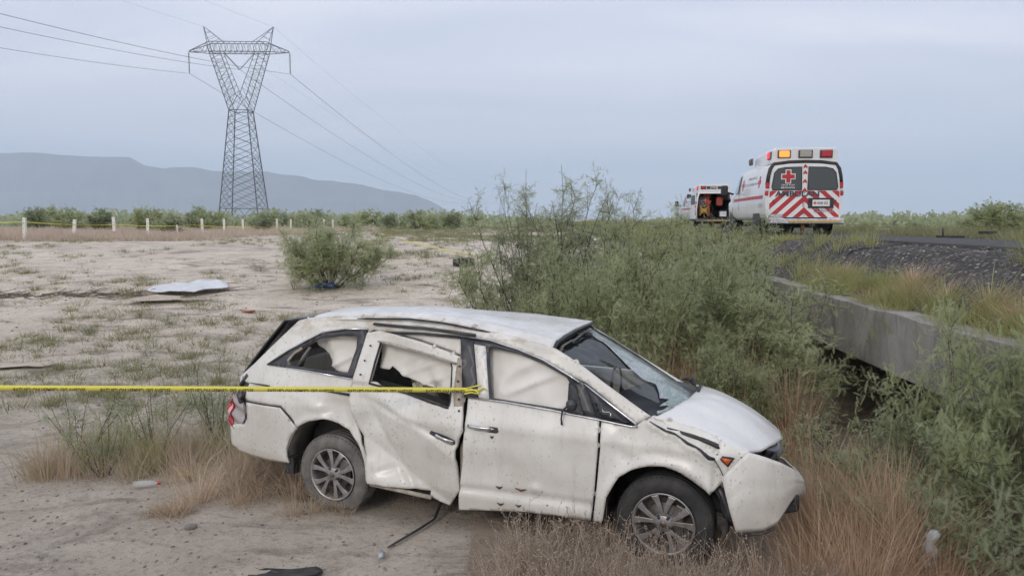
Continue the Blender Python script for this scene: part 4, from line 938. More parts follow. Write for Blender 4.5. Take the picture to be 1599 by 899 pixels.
# ------------------------------------------------------------------ paramedic leaning into the open ambulance
def skin_chain(name, joints, edges, matl, parent, root=0, sub=1):
    me = bpy.data.meshes.new(name); me.from_pydata([j[:3] for j in joints], edges, []); me.update(); o = link(name, me, matl, parent)
    m = o.modifiers.new('skin', 'SKIN'); sv = me.skin_vertices[0].data
    for i, j in enumerate(joints): sv[i].radius = (j[3], j[4] if len(j) > 4 else j[3]); sv[i].use_root = (i == root)
    m.use_smooth_shade = True
    s2 = o.modifiers.new('sub', 'SUBSURF'); s2.levels = sub; s2.render_levels = sub; return o
def person():
    p = empty('person', (10.65, 40.72, 2.83), R(88), label='person in orange red uniform bending into the open back of the farther ambulance', cat='person')
    J = [(0,0,.86,.16,.13),(.10,0,1.02,.15,.13),(.28,0,1.20,.18,.14),(.40,0,1.32,.13,.11),(.47,0,1.37,.055),(.55,0,1.40,.085,.08),(.63,0,1.42,.06),
         (0,.11,.80,.10),(.02,.13,.45,.065),(-.03,.14,.08,.045),(.10,.15,.03,.045,.03),(0,-.11,.80,.10),(.05,-.13,.45,.065),(-.02,-.14,.08,.045),(.11,-.15,.03,.045,.03),
         (.38,.22,1.28,.065),(.55,.30,1.05,.048),(.74,.22,.98,.035),(.38,-.22,1.28,.065),(.52,-.28,1.02,.048),(.72,-.20,.92,.035)]
    E = [(0,1),(1,2),(2,3),(3,4),(4,5),(5,6),(0,7),(7,8),(8,9),(9,10),(0,11),(11,12),(12,13),(13,14),(3,15),(15,16),(16,17),(3,18),(18,19),(19,20)]
    skin_chain('body', J, E, M['skin'], p)
    JS = [(j[0], j[1], j[2], j[3]*1.16, (j[4] if len(j) > 4 else j[3])*1.16) for j in J]
    keep = [0,1,2,3,15,16,18,19]; mp_ = {k: i for i, k in enumerate(keep)}
    skin_chain('jacket', [JS[k] for k in keep], [(0,1),(1,2),(2,3),(3,4),(4,5),(3,6),(6,7)], M['uniform'], p)
    skin_chain('trousers', [JS[k] for k in (0,7,8,9,11,12,13)], [(0,1),(1,2),(2,3),(0,4),(4,5),(5,6)], M['uniform'], p)
    for s_ in (1, -1):
        skin_chain('boot', [(-.03,s_*.14,.12,.06),(-.02,s_*.14,.04,.055,.05),(.13,s_*.155,.035,.05,.038)], [(0,1),(1,2)], M['black'], p)
        for k in range(4): skin_chain('finger', [(.74,s_*(.19+.018*k),.97-.02*(s_ < 0),.010),(.79,s_*(.185+.018*k),.95,.009),(.82,s_*(.185+.018*k),.91,.008)], [(0,1),(1,2)], M['skin'], p, sub=1)
        skin_chain('thumb', [(.72,s_*.18,.96,.012),(.76,s_*.15,.94,.010),(.79,s_*.15,.91,.009)], [(0,1),(1,2)], M['skin'], p, sub=1)
    MB().grid(lambda s_, t: (.555+.098*cos(pi*t)*1.0, .098*sin(pi*t)*cos(2*pi*s_), 1.425+.098*sin(pi*t)*sin(2*pi*s_)*(1 if s_ < .5 else .2)), 14, 8).build('hair', M['hair'], p)
    MB().tube([(.64,0,1.40),(.675,0,1.385)], [.014,.010], 6).build('nose', M['skin'], p)
person()
# things in the open rear
st = empty('stretcher', (10.55, 40.5, 2.86), R(88), label='yellow stretcher end in the open ambulance doorway', cat='stretcher')
m = MB(); m.tube([(0,.30,.05),(0,.30,.62),(0,-.12,.62),(0,-.12,.05)], .03, 6); m.build('frame', M['yellow'], st)
MB().tube([(0,.30,.1),(.02,-.12,.55)], .028, 5).build('brace', M['yellow'], st); MB().tube([(0,-.12,.1),(-.02,.30,.55)], .028, 5).build('brace', M['yellow'], st)
MB().box((.06,.09,.33), (.05,.34,.22)).build('end_board', M['yellow'], st, bevel=.02); MB().box((.9,.09,.66), (1.7,.44,.09)).build('mattress', M['black'], st, bevel=.03)
bg_ = empty('medical_bag', (11.35, 40.75, 2.86), R(80), label='red medical bag inside the open ambulance beside the stooping person', cat='bag')
MB().box((0,0,.85), (.30,.34,.5)).build('bag', M['uniform'], bg_, bevel=.06); MB().tube([(-.18,-.12,1.05),(-.21,0,1.16),(-.18,.12,1.05)], .018, 5).build('strap', M['black'], bg_)
cb = empty('cool_box', (11.45, 40.38, 2.86), R(85), label='white cool box on the floor at the open ambulance doorway', cat='box')
MB().box((0,0,.15), (.30,.34,.28)).build('box', M['panelwhite'], cb, bevel=.02); MB().box((0,0,.32), (.32,.36,.06)).build('lid', M['signink'], cb, bevel=.015)

# ------------------------------------------------------------------ power line pylon
TW = empty('lattice_pylon', (-47.5, 132, .8), R(2), label='tall grey lattice electricity pylon with splayed horns behind the scrub', cat='pylon')
def lerp3(a, b, t): return tuple(a[i]+(b[i]-a[i])*t for i in range(3))
HB, HW, ZW = 3.6, 1.6, 21.0
leg = lambda sx, sy, z: (sx*(HB+(HW-HB)*(z/ZW)), sy*(HB+(HW-HB)*(z/ZW)), z)
for sx in (1, -1):
    for sy in (1, -1): MB().tube([leg(sx, sy, 0), leg(sx, sy, ZW)], .10, 4).build('leg', M['steelgalv'], TW)
lev = [0, 4.0]; 
while lev[-1] < ZW-.9: lev.append(min(ZW, lev[-1]+max(1.25, 3.1*(1-lev[-1]/32))))
lev[-1] = ZW
for fa, fb in (((-1,-1),(1,-1)),((-1,1),(1,1)),((-1,-1),(-1,1)),((1,-1),(1,1))):
    m = MB()
    for i in range(len(lev)-1):
        a0, b0, a1, b1 = leg(*fa, lev[i]), leg(*fb, lev[i]), leg(*fa, lev[i+1]), leg(*fb, lev[i+1])
        if i == 0:
            mid = lerp3(a1, b1, .5); m.tube([a0, mid], .05, 4).tube([b0, mid], .05, 4).tube([a1, b1], .05, 4).tube([lerp3(a0, mid, .5), a1], .035, 4).tube([lerp3(b0, mid, .5), b1], .035, 4)
        else:
            # double-lapped lattice: two crossing diagonals per bay, each over a shorter step
            m.tube([a0, b1], .045, 4).tube([b0, a1], .045, 4)
            if lev[i] < 13:
                m.tube([lerp3(a0, a1, .5), lerp3(a1, b1, .5)], .035, 4).tube([lerp3(b0, b1, .5), lerp3(a1, b1, .5)], .035, 4).tube([lerp3(a0, a1, .5), lerp3(a0, b0, .5)], .035, 4).tube([lerp3(b0, b1, .5), lerp3(a0, b0, .5)], .035, 4)
    m.tube([leg(*fa, ZW), leg(*fb, ZW)], .08, 4); m.build('bracing', M['steelgalv'], TW)
def truss(name, A0, A1, B0, B1, n, r=.035):
    """two chords A0-A1, B0-B1 with zigzag"""
    m = MB(); m.tube([A0, A1], .07, 4).tube([B0, B1], .07, 4)
    for i in range(n):
        p, q = lerp3(A0, A1, i/n), lerp3(B0, B1, (i+.5)/n); m.tube([p, q], r, 4).tube([q, lerp3(A0, A1, (i+1)/n)], r, 4)
    return m
ZA, ZT = 31.0, 32.7
for s_ in (-1, 1):
    m = MB()
    for y in (-1.0, 1.0):
        yw = y*1.7
        m2 = truss('', (s_*HW, yw, ZW), (s_*4.9, y, ZA), (s_*.25, yw, 23.4), (s_*3.0, y, ZA), 8); m.v, m.f, m.sm = (m.add(m2.v, m2.f).v, m.f, m.sm)
        m.tube([(s_*HW, yw, ZW), (0, yw, 23.4)], .06, 4).tube([(s_*HW, yw, ZW),(0, yw, ZW)], .05, 4)
    m2 = truss('', (s_*HW,-1.7,ZW), (s_*4.9,-1,ZA), (s_*HW,1.7,ZW), (s_*4.9,1,ZA), 8); m.add(m2.v, m2.f)
    m.build('window_arm', M['steelgalv'], TW)
    m = MB()
    for y in (-1, 1):
        m.tube([(s_*4.9,y,ZA),(s_*6.0,0,35.4)], .06, 4).tube([(s_*2.6,y*.8,ZT),(s_*6.0,0,35.4)], .05, 4)
        for t in (.25,.5,.75): m.tube([lerp3((s_*4.9,y,ZA),(s_*6,0,35.4),t), lerp3((s_*2.6,y*.8,ZT),(s_*6,0,35.4),t-.08)], .03, 4)
    m.build('earth_wire_peak', M['steelgalv'], TW)
m = MB()
for y in (-1, 1):
    m2 = truss('', (-4.9,y,ZA), (4.9,y,ZA), (-4.9,y*.8,ZT), (4.9,y*.8,ZT), 10); m.add(m2.v, m2.f)
    for s_ in (-1, 1):
        m2 = truss('', (s_*4.9,y,ZA), (s_*8.7,0,ZA+.05), (s_*4.9,y*.8,ZT), (s_*8.6,0,ZA+.25), 3); m.add(m2.v, m2.f)
m2 = truss('', (-4.9,-1,ZA), (4.9,-1,ZA), (-4.9,1,ZA), (4.9,1,ZA), 9); m.add(m2.v, m2.f)
m.build('crossarm', M['steelgalv'], TW)
def insul(a, b):
    a, b = Vector(a), Vector(b); n = 16; m = MB(); m.tube([a, b], .045, 4)
    for k in range(1, n):
        c = a.lerp(b, k/n); d_ = (b-a).normalized()*.03; m.tube([c-d_, c+d_], .15, 6)
    m.build('insulator_string', M['insul'], TW)
insul((-8.7,0,ZA),(-8.7,0,27.4)); insul((8.7,0,ZA),(8.7,0,27.4)); insul((-2.7,0,ZA),(0,0,28.1)); insul((2.7,0,ZA),(0,0,28.1))
T2 = copy_tree(TW); T2.location = (-48.2+.07*560, 692, 1.5); tag(T2, 'tiny far lattice pylon seen through the twigs of the tall mesquite')
# conductors: one span to the pylon behind the camera, one away into the distance
def wire(x0, z0, label, r=.032, sag=11, cat='power cable', g_='high voltage conductors', both=True):
    m = MB(); ca, sa = cos(R(2)), sin(R(2))
    bx, by = -47.5+x0*ca, 132+x0*sa
    P = []
    for t in np.linspace(.58, 0, 50): P.append((bx+.093*-302*t, by-302*t, z0+.8-4*sag*t*(1-t)))
    for t in np.linspace(.008, 1, 80): P.append((bx+.07*560*t, by+560*t, z0+.8-4*sag*1.36*t*(1-t)))
    rr = [r*float(np.interp(p[1], [0, 132, 300, 700], [.7, 1, 1.0, 1.0])) for p in P]
    o = m.tube(P, rr, 4).build('power_cable', M['wire'], None); tag(o, label, cat, g_)
wire(-8.7, 27.4, 'power cable hanging from the left insulator string of the pylon'); wire(0, 28.1, 'power cable hanging from the middle V shaped insulators of the pylon'); wire(8.7, 27.4, 'power cable hanging from the right insulator string of the pylon')
wire(-6.0, 35.4, 'thin earth wire running off the left horn of the pylon', .012, 8, 'earth wire', 'earth wires'); wire(6.0, 35.4, 'thin earth wire running off the right horn of the pylon', .012, 8, 'earth wire', 'earth wires')

# ------------------------------------------------------------------ roadside boundary posts
def post_mesh():
    b = MB(); b.prism([(-.08,-.06),(.08,-.06),(.08,.06),(-.08,.06)], -.1, 1.20, 'XY'); return b
post0 = None
special = {0: 'thick white fence post with dark notches, far left and nearest', 1: 'leaning white fence post, second from the left edge', 2: 'white fence post with a red painted foot', 3: 'white fence post just right of the one with a red foot', 4: 'short thin white fence post half hidden by scrub'}
for k in range(54):
    Y = 38*(1+.1044*k); px = 850-809*38/Y; X = (px-799.5)/1155*Y
    if k in (17, 21, 30, 31, 38, 45): continue
    if post0 is None:
        p = empty('fence_post', (0,0,0)); post0 = p
        o = post_mesh().build('post', M['postpaint'], p, bevel=.012)
        for z in (.35,.62,.90,1.08): MB().box((.0,-.062,z), (.05,.006,.025)).build('wire_notch', M['trim'], p)
    else: p = copy_tree(post0)
    p.location = (X+random.uniform(-.1,.1), Y, gz(X, Y)-.03); p.rotation_euler = (R(random.uniform(-2.5,2.5)), R(random.uniform(-3,3)) if k != 1 else R(4), R(random.uniform(-15,15)))
    s_ = random.uniform(.92, 1.05) if k != 4 else .62; p.scale = (1 if k != 4 else .5, 1, s_)
    tag(p, special.get(k, 'plain white concrete fence post in the long row across the plain'), 'fence post', 'white posts of the boundary row')
    if k == 2: MB().box((0,0,.22), (.17,.13,.20)).build('red_paint_band', M['red'], p)

# ------------------------------------------------------------------ barrier tape
def ribbon(name, P, wd, mtl, parent=None, twist=.0, sag=0, n=60, th=.0012, ph=0.):
    P = [Vector(p) for p in P]; m = MB(); V = []
    seg = len(P)-1
    for i in range(n+1):
        t = i/n*seg; k = min(int(t), seg-1); u_ = t-k; p = P[k].lerp(P[k+1], u_); p.z -= sag*4*u_*(1-u_)
        d_ = (P[k+1]-P[k]).normalized(); up = Vector((0, 0, 1)); a = twist*sin(i*.35+ph); sd_ = d_.cross(up).normalized()
        u2 = up*cos(a)+sd_*sin(a); V += [p-u2*wd/2, p+u2*wd/2]
    F = [(2*i, 2*i+2, 2*i+3, 2*i+1) for i in range(n)]
    m.add(V, F, True); o = m.build(name, mtl, parent, solid=-th); return o
t0 = Vector((-5.9, 5.35, 1.425)); t1 = Vector((-.335, 6.055, 1.235))
T = empty('barrier_tape', tuple(t0), 0, label='yellow barrier tape with mirrored black lettering stretched to the minivan door pillar', cat='tape')
L0 = Vector((0,0,0)); L1 = t1-t0
ribbon('tape_band', [L0, L1], .041, M['tape'], T, .0, .0, 120)
dirv = L1.normalized(); nrm = Vector((dirv.y, -dirv.x, 0)).normalized(); 
pitch = .632; LL = L1.length
me, tw_ = text_mesh('ESCENA DEL CRIMEN NO CRUZAR', width=pitch*.83, height=.040, bold=.012)
bm = bmesh.new(); bm.from_mesh(me)
bmesh.ops.bisect_plane(bm, geom=bm.verts[:]+bm.edges[:]+bm.faces[:], plane_co=(0,.017,0), plane_no=(0,1,0), clear_inner=True)
for v_ in bm.verts: v_.co.x = pitch*.83-v_.co.x
bmesh.ops.reverse_faces(bm, faces=bm.faces); bm.to_mesh(me); bm.free()
me.materials.append(M['tapeink'])
k = 0; s0 = .12
while s0+pitch < LL+.2:
    a = s0/LL; mid = (s0+pitch/2)/LL
    o = bpy.data.objects.new('lettering', me); COL.objects.link(o); o.parent = T
    # printed on the other face, so it reads mirrored from here
    p = L0.lerp(L1, min(1, (s0+pitch*.08)/LL)); p.z -= .038
    x = dirv; y = (Vector((0,0,1))-dirv*dirv.z).normalized(); z = x.cross(y)
    o.matrix_local = Matrix(((x.x,y.x,z.x,p.x+nrm.x*.004),(x.y,y.y,z.y,p.y+nrm.y*.004),(x.z,y.z,z.z,p.z),(0,0,0,1)))
    s0 += pitch; k += 1
# knot round the pillar, in the car's place
kn = lambda x, d_, z: tuple((CAR_M @ Vector((x, ysd(x, z)+d_, z)))-t0)
CAR_M = Matrix.Translation(CAR.location) @ Matrix.Rotation(CAR.rotation_euler.z, 4, 'Z')
for j, (za, zb) in enumerate(((1.245,1.285),(1.225,1.245),(1.205,1.215),(1.235,1.225))):
    ribbon('tape_wrap', [kn(1.325,-.045,za), kn(1.39,-.05,(za+zb)/2+.006*j), kn(1.46,-.045,zb)], .013, M['tape'], T, .3, 0, 14, ph=j*2.)
ribbon('tape_tail', [kn(1.45,-.05,1.24), kn(1.50,-.06,1.265), kn(1.53,-.07,1.26)], .02, M['tape'], T, .6, 0, 10)
def far_tape(P, label, wd=.07, sag=.12, n=40):
    o = ribbon('barrier_tape', P, wd, M['tape'], None, .9, sag, n); tag(o, label, 'tape')
far_tape([(-5.9,33,2.13),(-5.2,30,2.09),(-.55,16,1.83)], 'thin yellow tape slanting across the bare ground to the tall mesquite', .034, .04)
far_tape([(-30,38.6,gz(-30,38.6)+.98),(-25,37.9,gz(-25,38)+.95),(-22.1,41.9,gz(-22,42)+.78),(-19.6,45.7,gz(-19.6,46)+.72),(-17.2,49.8,gz(-17,50)+.62),(-15.6,54,gz(-15.6,54)+.35)], 'faded yellow tape strung along the first fence posts at the left', .038, .08, 70)
# ------------------------------------------------------------------ litter and wreck debris
def debris(name, mb, mtl, x, y, rz, label, cat, dz=0., tilt=(0,0), bevel=.0, solid=0):
    o = mb.build(name, mtl, None, bevel=bevel, solid=solid, fix=True); o.location = (x, y, gz(x, y)+dz); o.rotation_euler = (tilt[0], tilt[1], rz); return tag(o, label, cat)
def crumple_sheet(P, amp, step=.06, sc=4, th=.008):
    Pn = P
    me_o = panel('tmp', P, [], None, None, None, step, 0, map3=lambda x, y: (x, y, .05+nf(x, y, sc, amp*2)+nf(x, y, sc*3, amp*.5)+abs(y)*.08))
    mb = MB(); mb.v = [tuple(v_.co) for v_ in me_o.data.vertices]; mb.f = [tuple(p.vertices) for p in me_o.data.polygons]; mb.sm = [True]*len(mb.f)
    bpy.data.objects.remove(me_o); return mb
debris('torn_car_panel', crumple_sheet([(-.95,-.42),(-.5,-.75),(.1,-.6),(.75,-.20),(.98,-.02),(.93,.26),(.5,.85),(.0,.90),(-.2,.5),(-.6,.42),(-.98,.16)], .05), M['panelwhite'], -8.55, 19.55, R(6), 'large torn white car panel lying flat on the open dirt', 'car panel', .08, (R(7),0), solid=-.01)
debris('torn_trim_strip', crumple_sheet([(-.5,-.06),(0,-.10),(.5,.02),(.65,.22),(.3,.10),(-.4,.08)], .05), M['board'], -7.55, 19.9, R(12), 'narrow beige strip curling beside the large white car panel', 'car panel', .02, solid=-.01)
debris('cardboard_sheet', crumple_sheet([(-1.0,-.2),(-.1,-.28),(1.0,-.06),(.9,.06),(.25,.12),(.3,.36),(-.4,.42),(-.85,.1)], .02), M['board'], -8.55, 18.2, R(4), 'pale beige sheet on the dirt just in front of the white car panel', 'sheet', .03, (R(5),0), solid=-.008)
debris('cardboard_sheet', crumple_sheet([(-.9,-.15),(.5,.0),(.9,.28),(0,.25),(-.8,.2)], .02), M['board'], -8.35, 12.1, R(8), 'pale flat sheet on the dirt at the left edge above the tape', 'sheet', .0, solid=-.008)
tt = MB(); tt.lathe([(.20,0),(.27,-.01),(.33,0),(.355,.03),(.355,.20),(.33,.23),(.27,.24),(.20,.23)], n=36)
tt.v = [(x*(1+.08*sin(z*5)), -z*.95, y+.01*sin(x*9)) for x, y, z in tt.v]
debris('discarded_tyre_carcass', tt, M['tyre'], -1.6, 24.4, R(8), 'black torn tyre lying on the dirt track left of the tall mesquite', 'tyre', .0, solid=-.012)
debris('black_plastic_trim', crumple_sheet([(-.26,-.06),(.24,-.08),(.27,.02),(.2,.10),(-.18,.10),(-.28,.03)], .02), M['black'], -1.68, 5.27, R(2), 'black plastic trim piece at the bottom edge of the ground', 'trim', -.03, (R(-8),0), solid=-.02)
bt = empty('plastic_bottle', (-3.62, 7.12, gz(-3.6, 7.1)+.04), R(10), label='clear plastic bottle with red cap beside the dry grass', cat='bottle')
MB().lathe([(0,-.12),(.03,-.12),(.033,-.02),(.03,.05),(.012,.09),(.012,.105)], axis='X', n=14).build('bottle', mat('clear_plastic', (.6,.62,.62), .15, 0, Alpha=.45), bt)
MB().lathe([(0,.135),(.018,.135),(.018,.105),(0,.104)], axis='X', n=12).build('cap', M['redlens'], bt)
debris('cloth_scrap', crumple_sheet([(-.08,-.04),(.08,-.05),(.10,.03),(-.04,.05)], .02, .03), mat('mustard_scrap', (.36,.26,.10), .9), -3.3, 7.32, 0, 'small mustard coloured scrap right of the red capped bottle', 'scrap', 0, solid=-.02)
debris('orange_scrap', crumple_sheet([(-.14,-.05),(.1,-.07),(.14,.05),(-.04,.08)], .04, .04), M['orange'], -6.1, 17.0, 0, 'orange scrap on the dirt behind the minivan roof', 'scrap', 0, solid=-.03)
for x, y, rz, lb in ((-5.25,19.75,0,'bright blue rag under the round mesquite bush, left one'),(-4.95,19.9,1,'dark blue rag under the middle of the round mesquite bush')):
    debris('blue_rag', crumple_sheet([(-.17,-.07),(.15,-.08),(.18,.08),(-.1,.1)], .06, .04), M['blue'], x, y, rz, lb, 'rag', .10, (R(40),0), solid=-.03)
debris('crushed_bottle', MB().lathe([(0,-.02),(.022,-.015),(.018,.03),(.024,.06),(.01,.085),(0,.087)], axis='Z', n=10), mat('frosted_plastic', (.42,.46,.5), .3), -1.02, 5.6, 0, 'small crushed bluish plastic scrap near the cable end', 'bottle', .03, (R(80),0))
def stonemb(seed, r, fl=.6):
    b = bmesh.new(); bmesh.ops.create_icosphere(b, subdivisions=2, radius=1); rr = random.Random(seed)
    for v_ in b.verts:
        k_ = 1+.35*float(vn(np.array(v_.co.x*1.3+seed), np.array(v_.co.y*1.3+v_.co.z*1.7))); v_.co = Vector((v_.co.x*r*k_, v_.co.y*r*.8*k_, v_.co.z*r*fl*k_))
    m = MB(); m.v = [tuple(v_.co) for v_ in b.verts]; m.f = [tuple(v_.index for v_ in f.verts) for f in b.faces]; m.sm = [True]*len(m.f); b.free(); return m
M['stone'] = noisy('grey_stone', (.25,.23,.21), (.16,.145,.13), 9, .95, .5, .02)
debris('stone', stonemb(3, .055), M['stone'], -2.72, 6.05, 0, 'small grey stone on the bare dirt below the isolated straw tuft', 'stone', .01)
bo = MB(); bo.lathe([(0,0),(.045,.005),(.048,.06),(.036,.10),(.05,.14),(.046,.20),(.03,.235),(.042,.27),(.036,.31),(.0,.325)], axis='Z', n=14)
bo.v = [(x+.02*sin(z*23)+.008*sin(y*90), y+.01*sin(z*31), z) for x, y, z in bo.v]
debris('crumpled_plastic_bottle', bo, mat('scuffed_grey_plastic', (.36,.38,.39), .5), 3.05, 5.22, .4, 'crumpled grey plastic piece standing in the dry grass, bottom right', 'bottle', .30, (R(14), R(-10)))
cbk = MB(); cp = [(-.62,6.62,.30),(-.64,6.45,.12),(-.68,6.30,.035),(-.78,6.08,.03),(-.88,5.92,.03),(-.96,5.80,.025),(-1.0,5.74,.02)]
cbk.tube([(x, y, z+gz(x, y)) for x, y, z in cp], [.015,.015,.014,.014,.013,.012,.008], 7, flat=.6); tag(cbk.build('black_cable', M['black'], None), 'black strap trailing from under the minivan doors onto the dirt', 'strap')
sl_ = MB(); sl_.prism([(-.33,4.2),(1.75,4.2),(1.75,6.22),(-.33,6.22)], -.10, .055, 'XY'); 
sl_.v = [(x, y, z+.02+ (.95*(1-float(sm(1.2,4.3,y))))) for x, y, z in sl_.v]
tag(sl_.build('concrete_slab', M['slab'], None, bevel=.01), 'flat tan concrete slab edge under the dry weeds, beside the minivan', 'slab')
# dark wreckage on the embankment crest
wk = MB(); wk.tube([(0,0,.12),(.35,.1,.22),(.75,.25,.30)], [.07,.09,.05], 6).tube([(.7,.2,.30),(1.3,.4,.38)], [.04,.03], 5).box((-.12,0,.06), (.18,.14,.12))
debris('wrecked_metal', wk, M['black'], 4.05, 24.5, 0, 'dark twisted metal piece on the embankment crest left of the ambulances', 'wreckage', .1)
wk = MB(); wk.tube([(0,0,0),(-.02,0,.22)], .02, 5).box((.0,0,.03), (.25,.12,.06)).box((.35,.1,.03), (.3,.12,.05)); debris('wrecked_metal', wk, M['black'], 9.6, 16.5, 0, 'black rod and scraps on the far road edge at the right', 'wreckage', .05)
wk = MB(); wk.box((0,0,.04), (.3,.15,.07)).box((.28,.08,.05), (.16,.12,.05)); debris('tyre_scrap', wk, M['black'], 11.0, 17.2, .3, 'small black scrap on the verge right of the black rod', 'wreckage', .12)
# ------------------------------------------------------------------ vegetation
def unit(a): return a/np.maximum(np.linalg.norm(a, axis=-1, keepdims=True), 1e-9)
def sprig_tpl(n, L=.30, w_=.055, lift=.05, droop=.12):
    V = []; T = []
    V += [(0,-.008,0),(0,.008,0),(1,0,-droop)]; T.append((0,1,2))
    for i in range(n):
        t = .12+.86*i/n; ll = L*(1-.5*abs(t-.45)/.55)
        for s_ in (-1, 1):
            b = len(V); z = -droop*t*t; V += [(t,0,z),(t+w_*2.0,0,z-.004),(t+.10,s_*ll,z+lift*(1 if s_ > 0 else .8)-.03)]
            T.append((b,b+1,b+2))
    return np.array(V), np.array(T)
def scatter(tpl, P, D, U, S_, rg):
    """place a template at P, its x along D, its z near U, scale S_"""
    V, T = tpl; n = len(P); D = unit(D); Yv = unit(np.cross(U, D)); Zv = np.cross(D, Yv)
    W = P[:, None, :]+S_[:, None, None]*(V[None, :, 0:1]*D[:, None, :]+V[None, :, 1:2]*Yv[:, None, :]+V[None, :, 2:3]*Zv[:, None, :])
    F = T[None]+np.arange(n)[:, None, None]*len(V)
    return W.reshape(-1, 3), F.reshape(-1, 3), np.repeat(rg.random(n), len(V))
def twigs_mesh(lines, k=3):
    """lines: list of (points (m,3), r0, r1) -> quads"""
    VV = []; FF = []; b = 0
    for P, r0, r1 in lines:
        m = len(P); t = np.gradient(P, axis=0); t = unit(t); a = unit(np.cross(t, np.array([.3,.2,1.])+0*t)); c = np.cross(t, a)
        r = np.linspace(r0, r1, m)[:, None, None]; q = 2*pi*np.arange(k)/k
        ring = P[:, None]+r*(a[:, None]*np.cos(q)[None, :, None]+c[:, None]*np.sin(q)[None, :, None])
        VV.append(ring.reshape(-1, 3)); i = np.arange(m-1)[:, None]*k+np.arange(k)[None]; j = np.arange(m-1)[:, None]*k+(np.arange(k)+1)[None] % k
        FF.append(np.stack([i, j, j+k, i+k], -1).reshape(-1, 4)+b); b += m*k
    return np.concatenate(VV), np.concatenate(FF)
def grow(p, d, L, n, wob, lift, rg):
    P = [p]; d = d/np.linalg.norm(d)
    for i in range(n):
        d = d+rg.normal(0, wob, 3)+np.array([0,0,lift]); d /= np.linalg.norm(d); P.append(P[-1]+d*L/n)
    return np.array(P)
def shrub_meshes(name, seed, H, Rr, nst, ntw, nsub, nspr, leaf, tpl, lean=(.1,.9), tmin=.25, up=.06, twl=.42, subl=.22, thick=.02, dens_top=1.0):
    rg = np.random.default_rng(seed); lines = []; P0 = []; D0 = []
    for i in range(nst):
        az = 2*pi*(i+rg.random())/nst; le = lean[0]+(lean[1]-lean[0])*rg.random()
        d = np.array([cos(az)*sin(le), sin(az)*sin(le), cos(le)]); L = .88/math.sqrt((sin(le)/Rr)**2+(cos(le)/H)**2)*(.75+.35*rg.random())
        base = np.array([cos(az), sin(az), 0])*.10*rg.random()*Rr
        S_ = grow(base, d, L, 7, .10, up, rg); lines.append((S_, thick*(.6+.6*rg.random()), thick*.2))
        for j in range(ntw):
            t = tmin+(1-tmin)*rg.random()**.8; q = t*7; k = min(6, int(q)); p = S_[k]+(S_[k+1]-S_[k])*(q-k); dd = unit(S_[k+1]-S_[k])
            d2 = dd*.6+rg.normal(0, .62, 3)+np.array([0,0,.12]); l2 = twl*H*.5*(1.15-.55*t)*(.6+.7*rg.random())
            T_ = grow(p, d2, l2, 4, .16, .03, rg); lines.append((T_, thick*.32, thick*.10))
            for m in range(nsub):
                u_ = .15+.85*rg.random(); q2 = u_*4; k2 = min(3, int(q2)); p2 = T_[k2]+(T_[k2+1]-T_[k2])*(q2-k2)
                d3 = unit(T_[k2+1]-T_[k2])*.5+rg.normal(0, .6, 3); l3 = subl*(.5+rg.random())
                U_ = grow(p2, d3, l3, 3, .2, .0, rg); lines.append((U_, thick*.12, thick*.05))
                if rg.random() > dens_top and p2[2] > H*.55: continue
                ns = nspr; tt_ = (np.arange(ns)+rg.random(ns))/ns*3; kk = np.minimum(2, tt_.astype(int)); fr = (tt_-kk)[:, None]
                P0.append(U_[kk]*(1-fr)+U_[kk+1]*fr); D0.append(unit(U_[kk+1]-U_[kk])*.5+rg.normal(0, .65, (ns, 3))+np.array([0,0,-.05]))
    P0 = np.concatenate(P0); D0 = np.concatenate(D0); ok = P0[:, 2] > .03; P0 = P0[ok]; D0 = D0[ok]; n = len(P0)
    U0 = np.array([0,0,1.])+rg.normal(0, .55, (n, 3))
    V, F, c = scatter(tpl, P0, D0, U0, leaf*(.6+.7*rg.random(n)), rg)
    # younger, yellower leaves in patches
    c = np.clip(c*.6+.4*(vn(V[:, 0]*3+seed, V[:, 2]*3+V[:, 1])+.5), 0, 1)
    sv, sf = twigs_mesh(lines)
    return np_mesh(name+'_crown', V, F, False, c), np_mesh(name+'_stems', sv, sf)
TPL = sprig_tpl(8, .21, .034); TPLN = sprig_tpl(10, .20, .030); TPLF = sprig_tpl(4, .42, .12)
VAR = {}
VAR['dense'] = (*shrub_meshes('dense', 1, 2.3, 1.5, 16, 10, 8, 7, .092, TPL, (.1, 1.05)), 'leaf')
VAR['tall'] = (*shrub_meshes('tall', 2, 3.2, 1.1, 13, 14, 7, 7, .075, TPL, (.04, .42), .12, .03, .30, .18, .017, 1.), 'leafblue')
VAR['broom'] = (*shrub_meshes('broom', 3, 2.5, 1.1, 18, 11, 7, 6, .095, TPL, (.03, .75), .38, .08, .34, .20, .016), 'leaf')
VAR['near'] = (*shrub_meshes('near', 4, 1.9, 1.2, 14, 10, 7, 8, .088, TPLN, (.15, 1.15), .2, .03, .42, .20, .013), 'leaf')
VAR['near2'] = (*shrub_meshes('near2', 14, 1.9, 1.2, 14, 10, 7, 8, .088, TPLN, (.1, 1.25), .2, .02, .42, .20, .013), 'leafblue')
VAR['open'] = (*shrub_meshes('open', 24, 1.9, 1.2, 9, 7, 5, 6, .088, TPLN, (.1, .9), .3, .03, .42, .2, .013), 'leaf')
VAR['round'] = (*shrub_meshes('round', 5, 1.7, 1.35, 20, 12, 8, 6, .11, TPL, (.2, 1.2), .25, .05), 'leaf')
VAR['far'] = (*shrub_meshes('far', 6, 2.6, 2.1, 14, 8, 6, 7, .17, TPLF, (.1, 1.15), .2, .05, .45, .4, .03), 'leafblue')
VAR['far2'] = (*shrub_meshes('far2', 16, 2.6, 2.3, 14, 8, 6, 7, .17, TPLF, (.2, 1.25), .2, .03, .45, .4, .03), 'leaf')
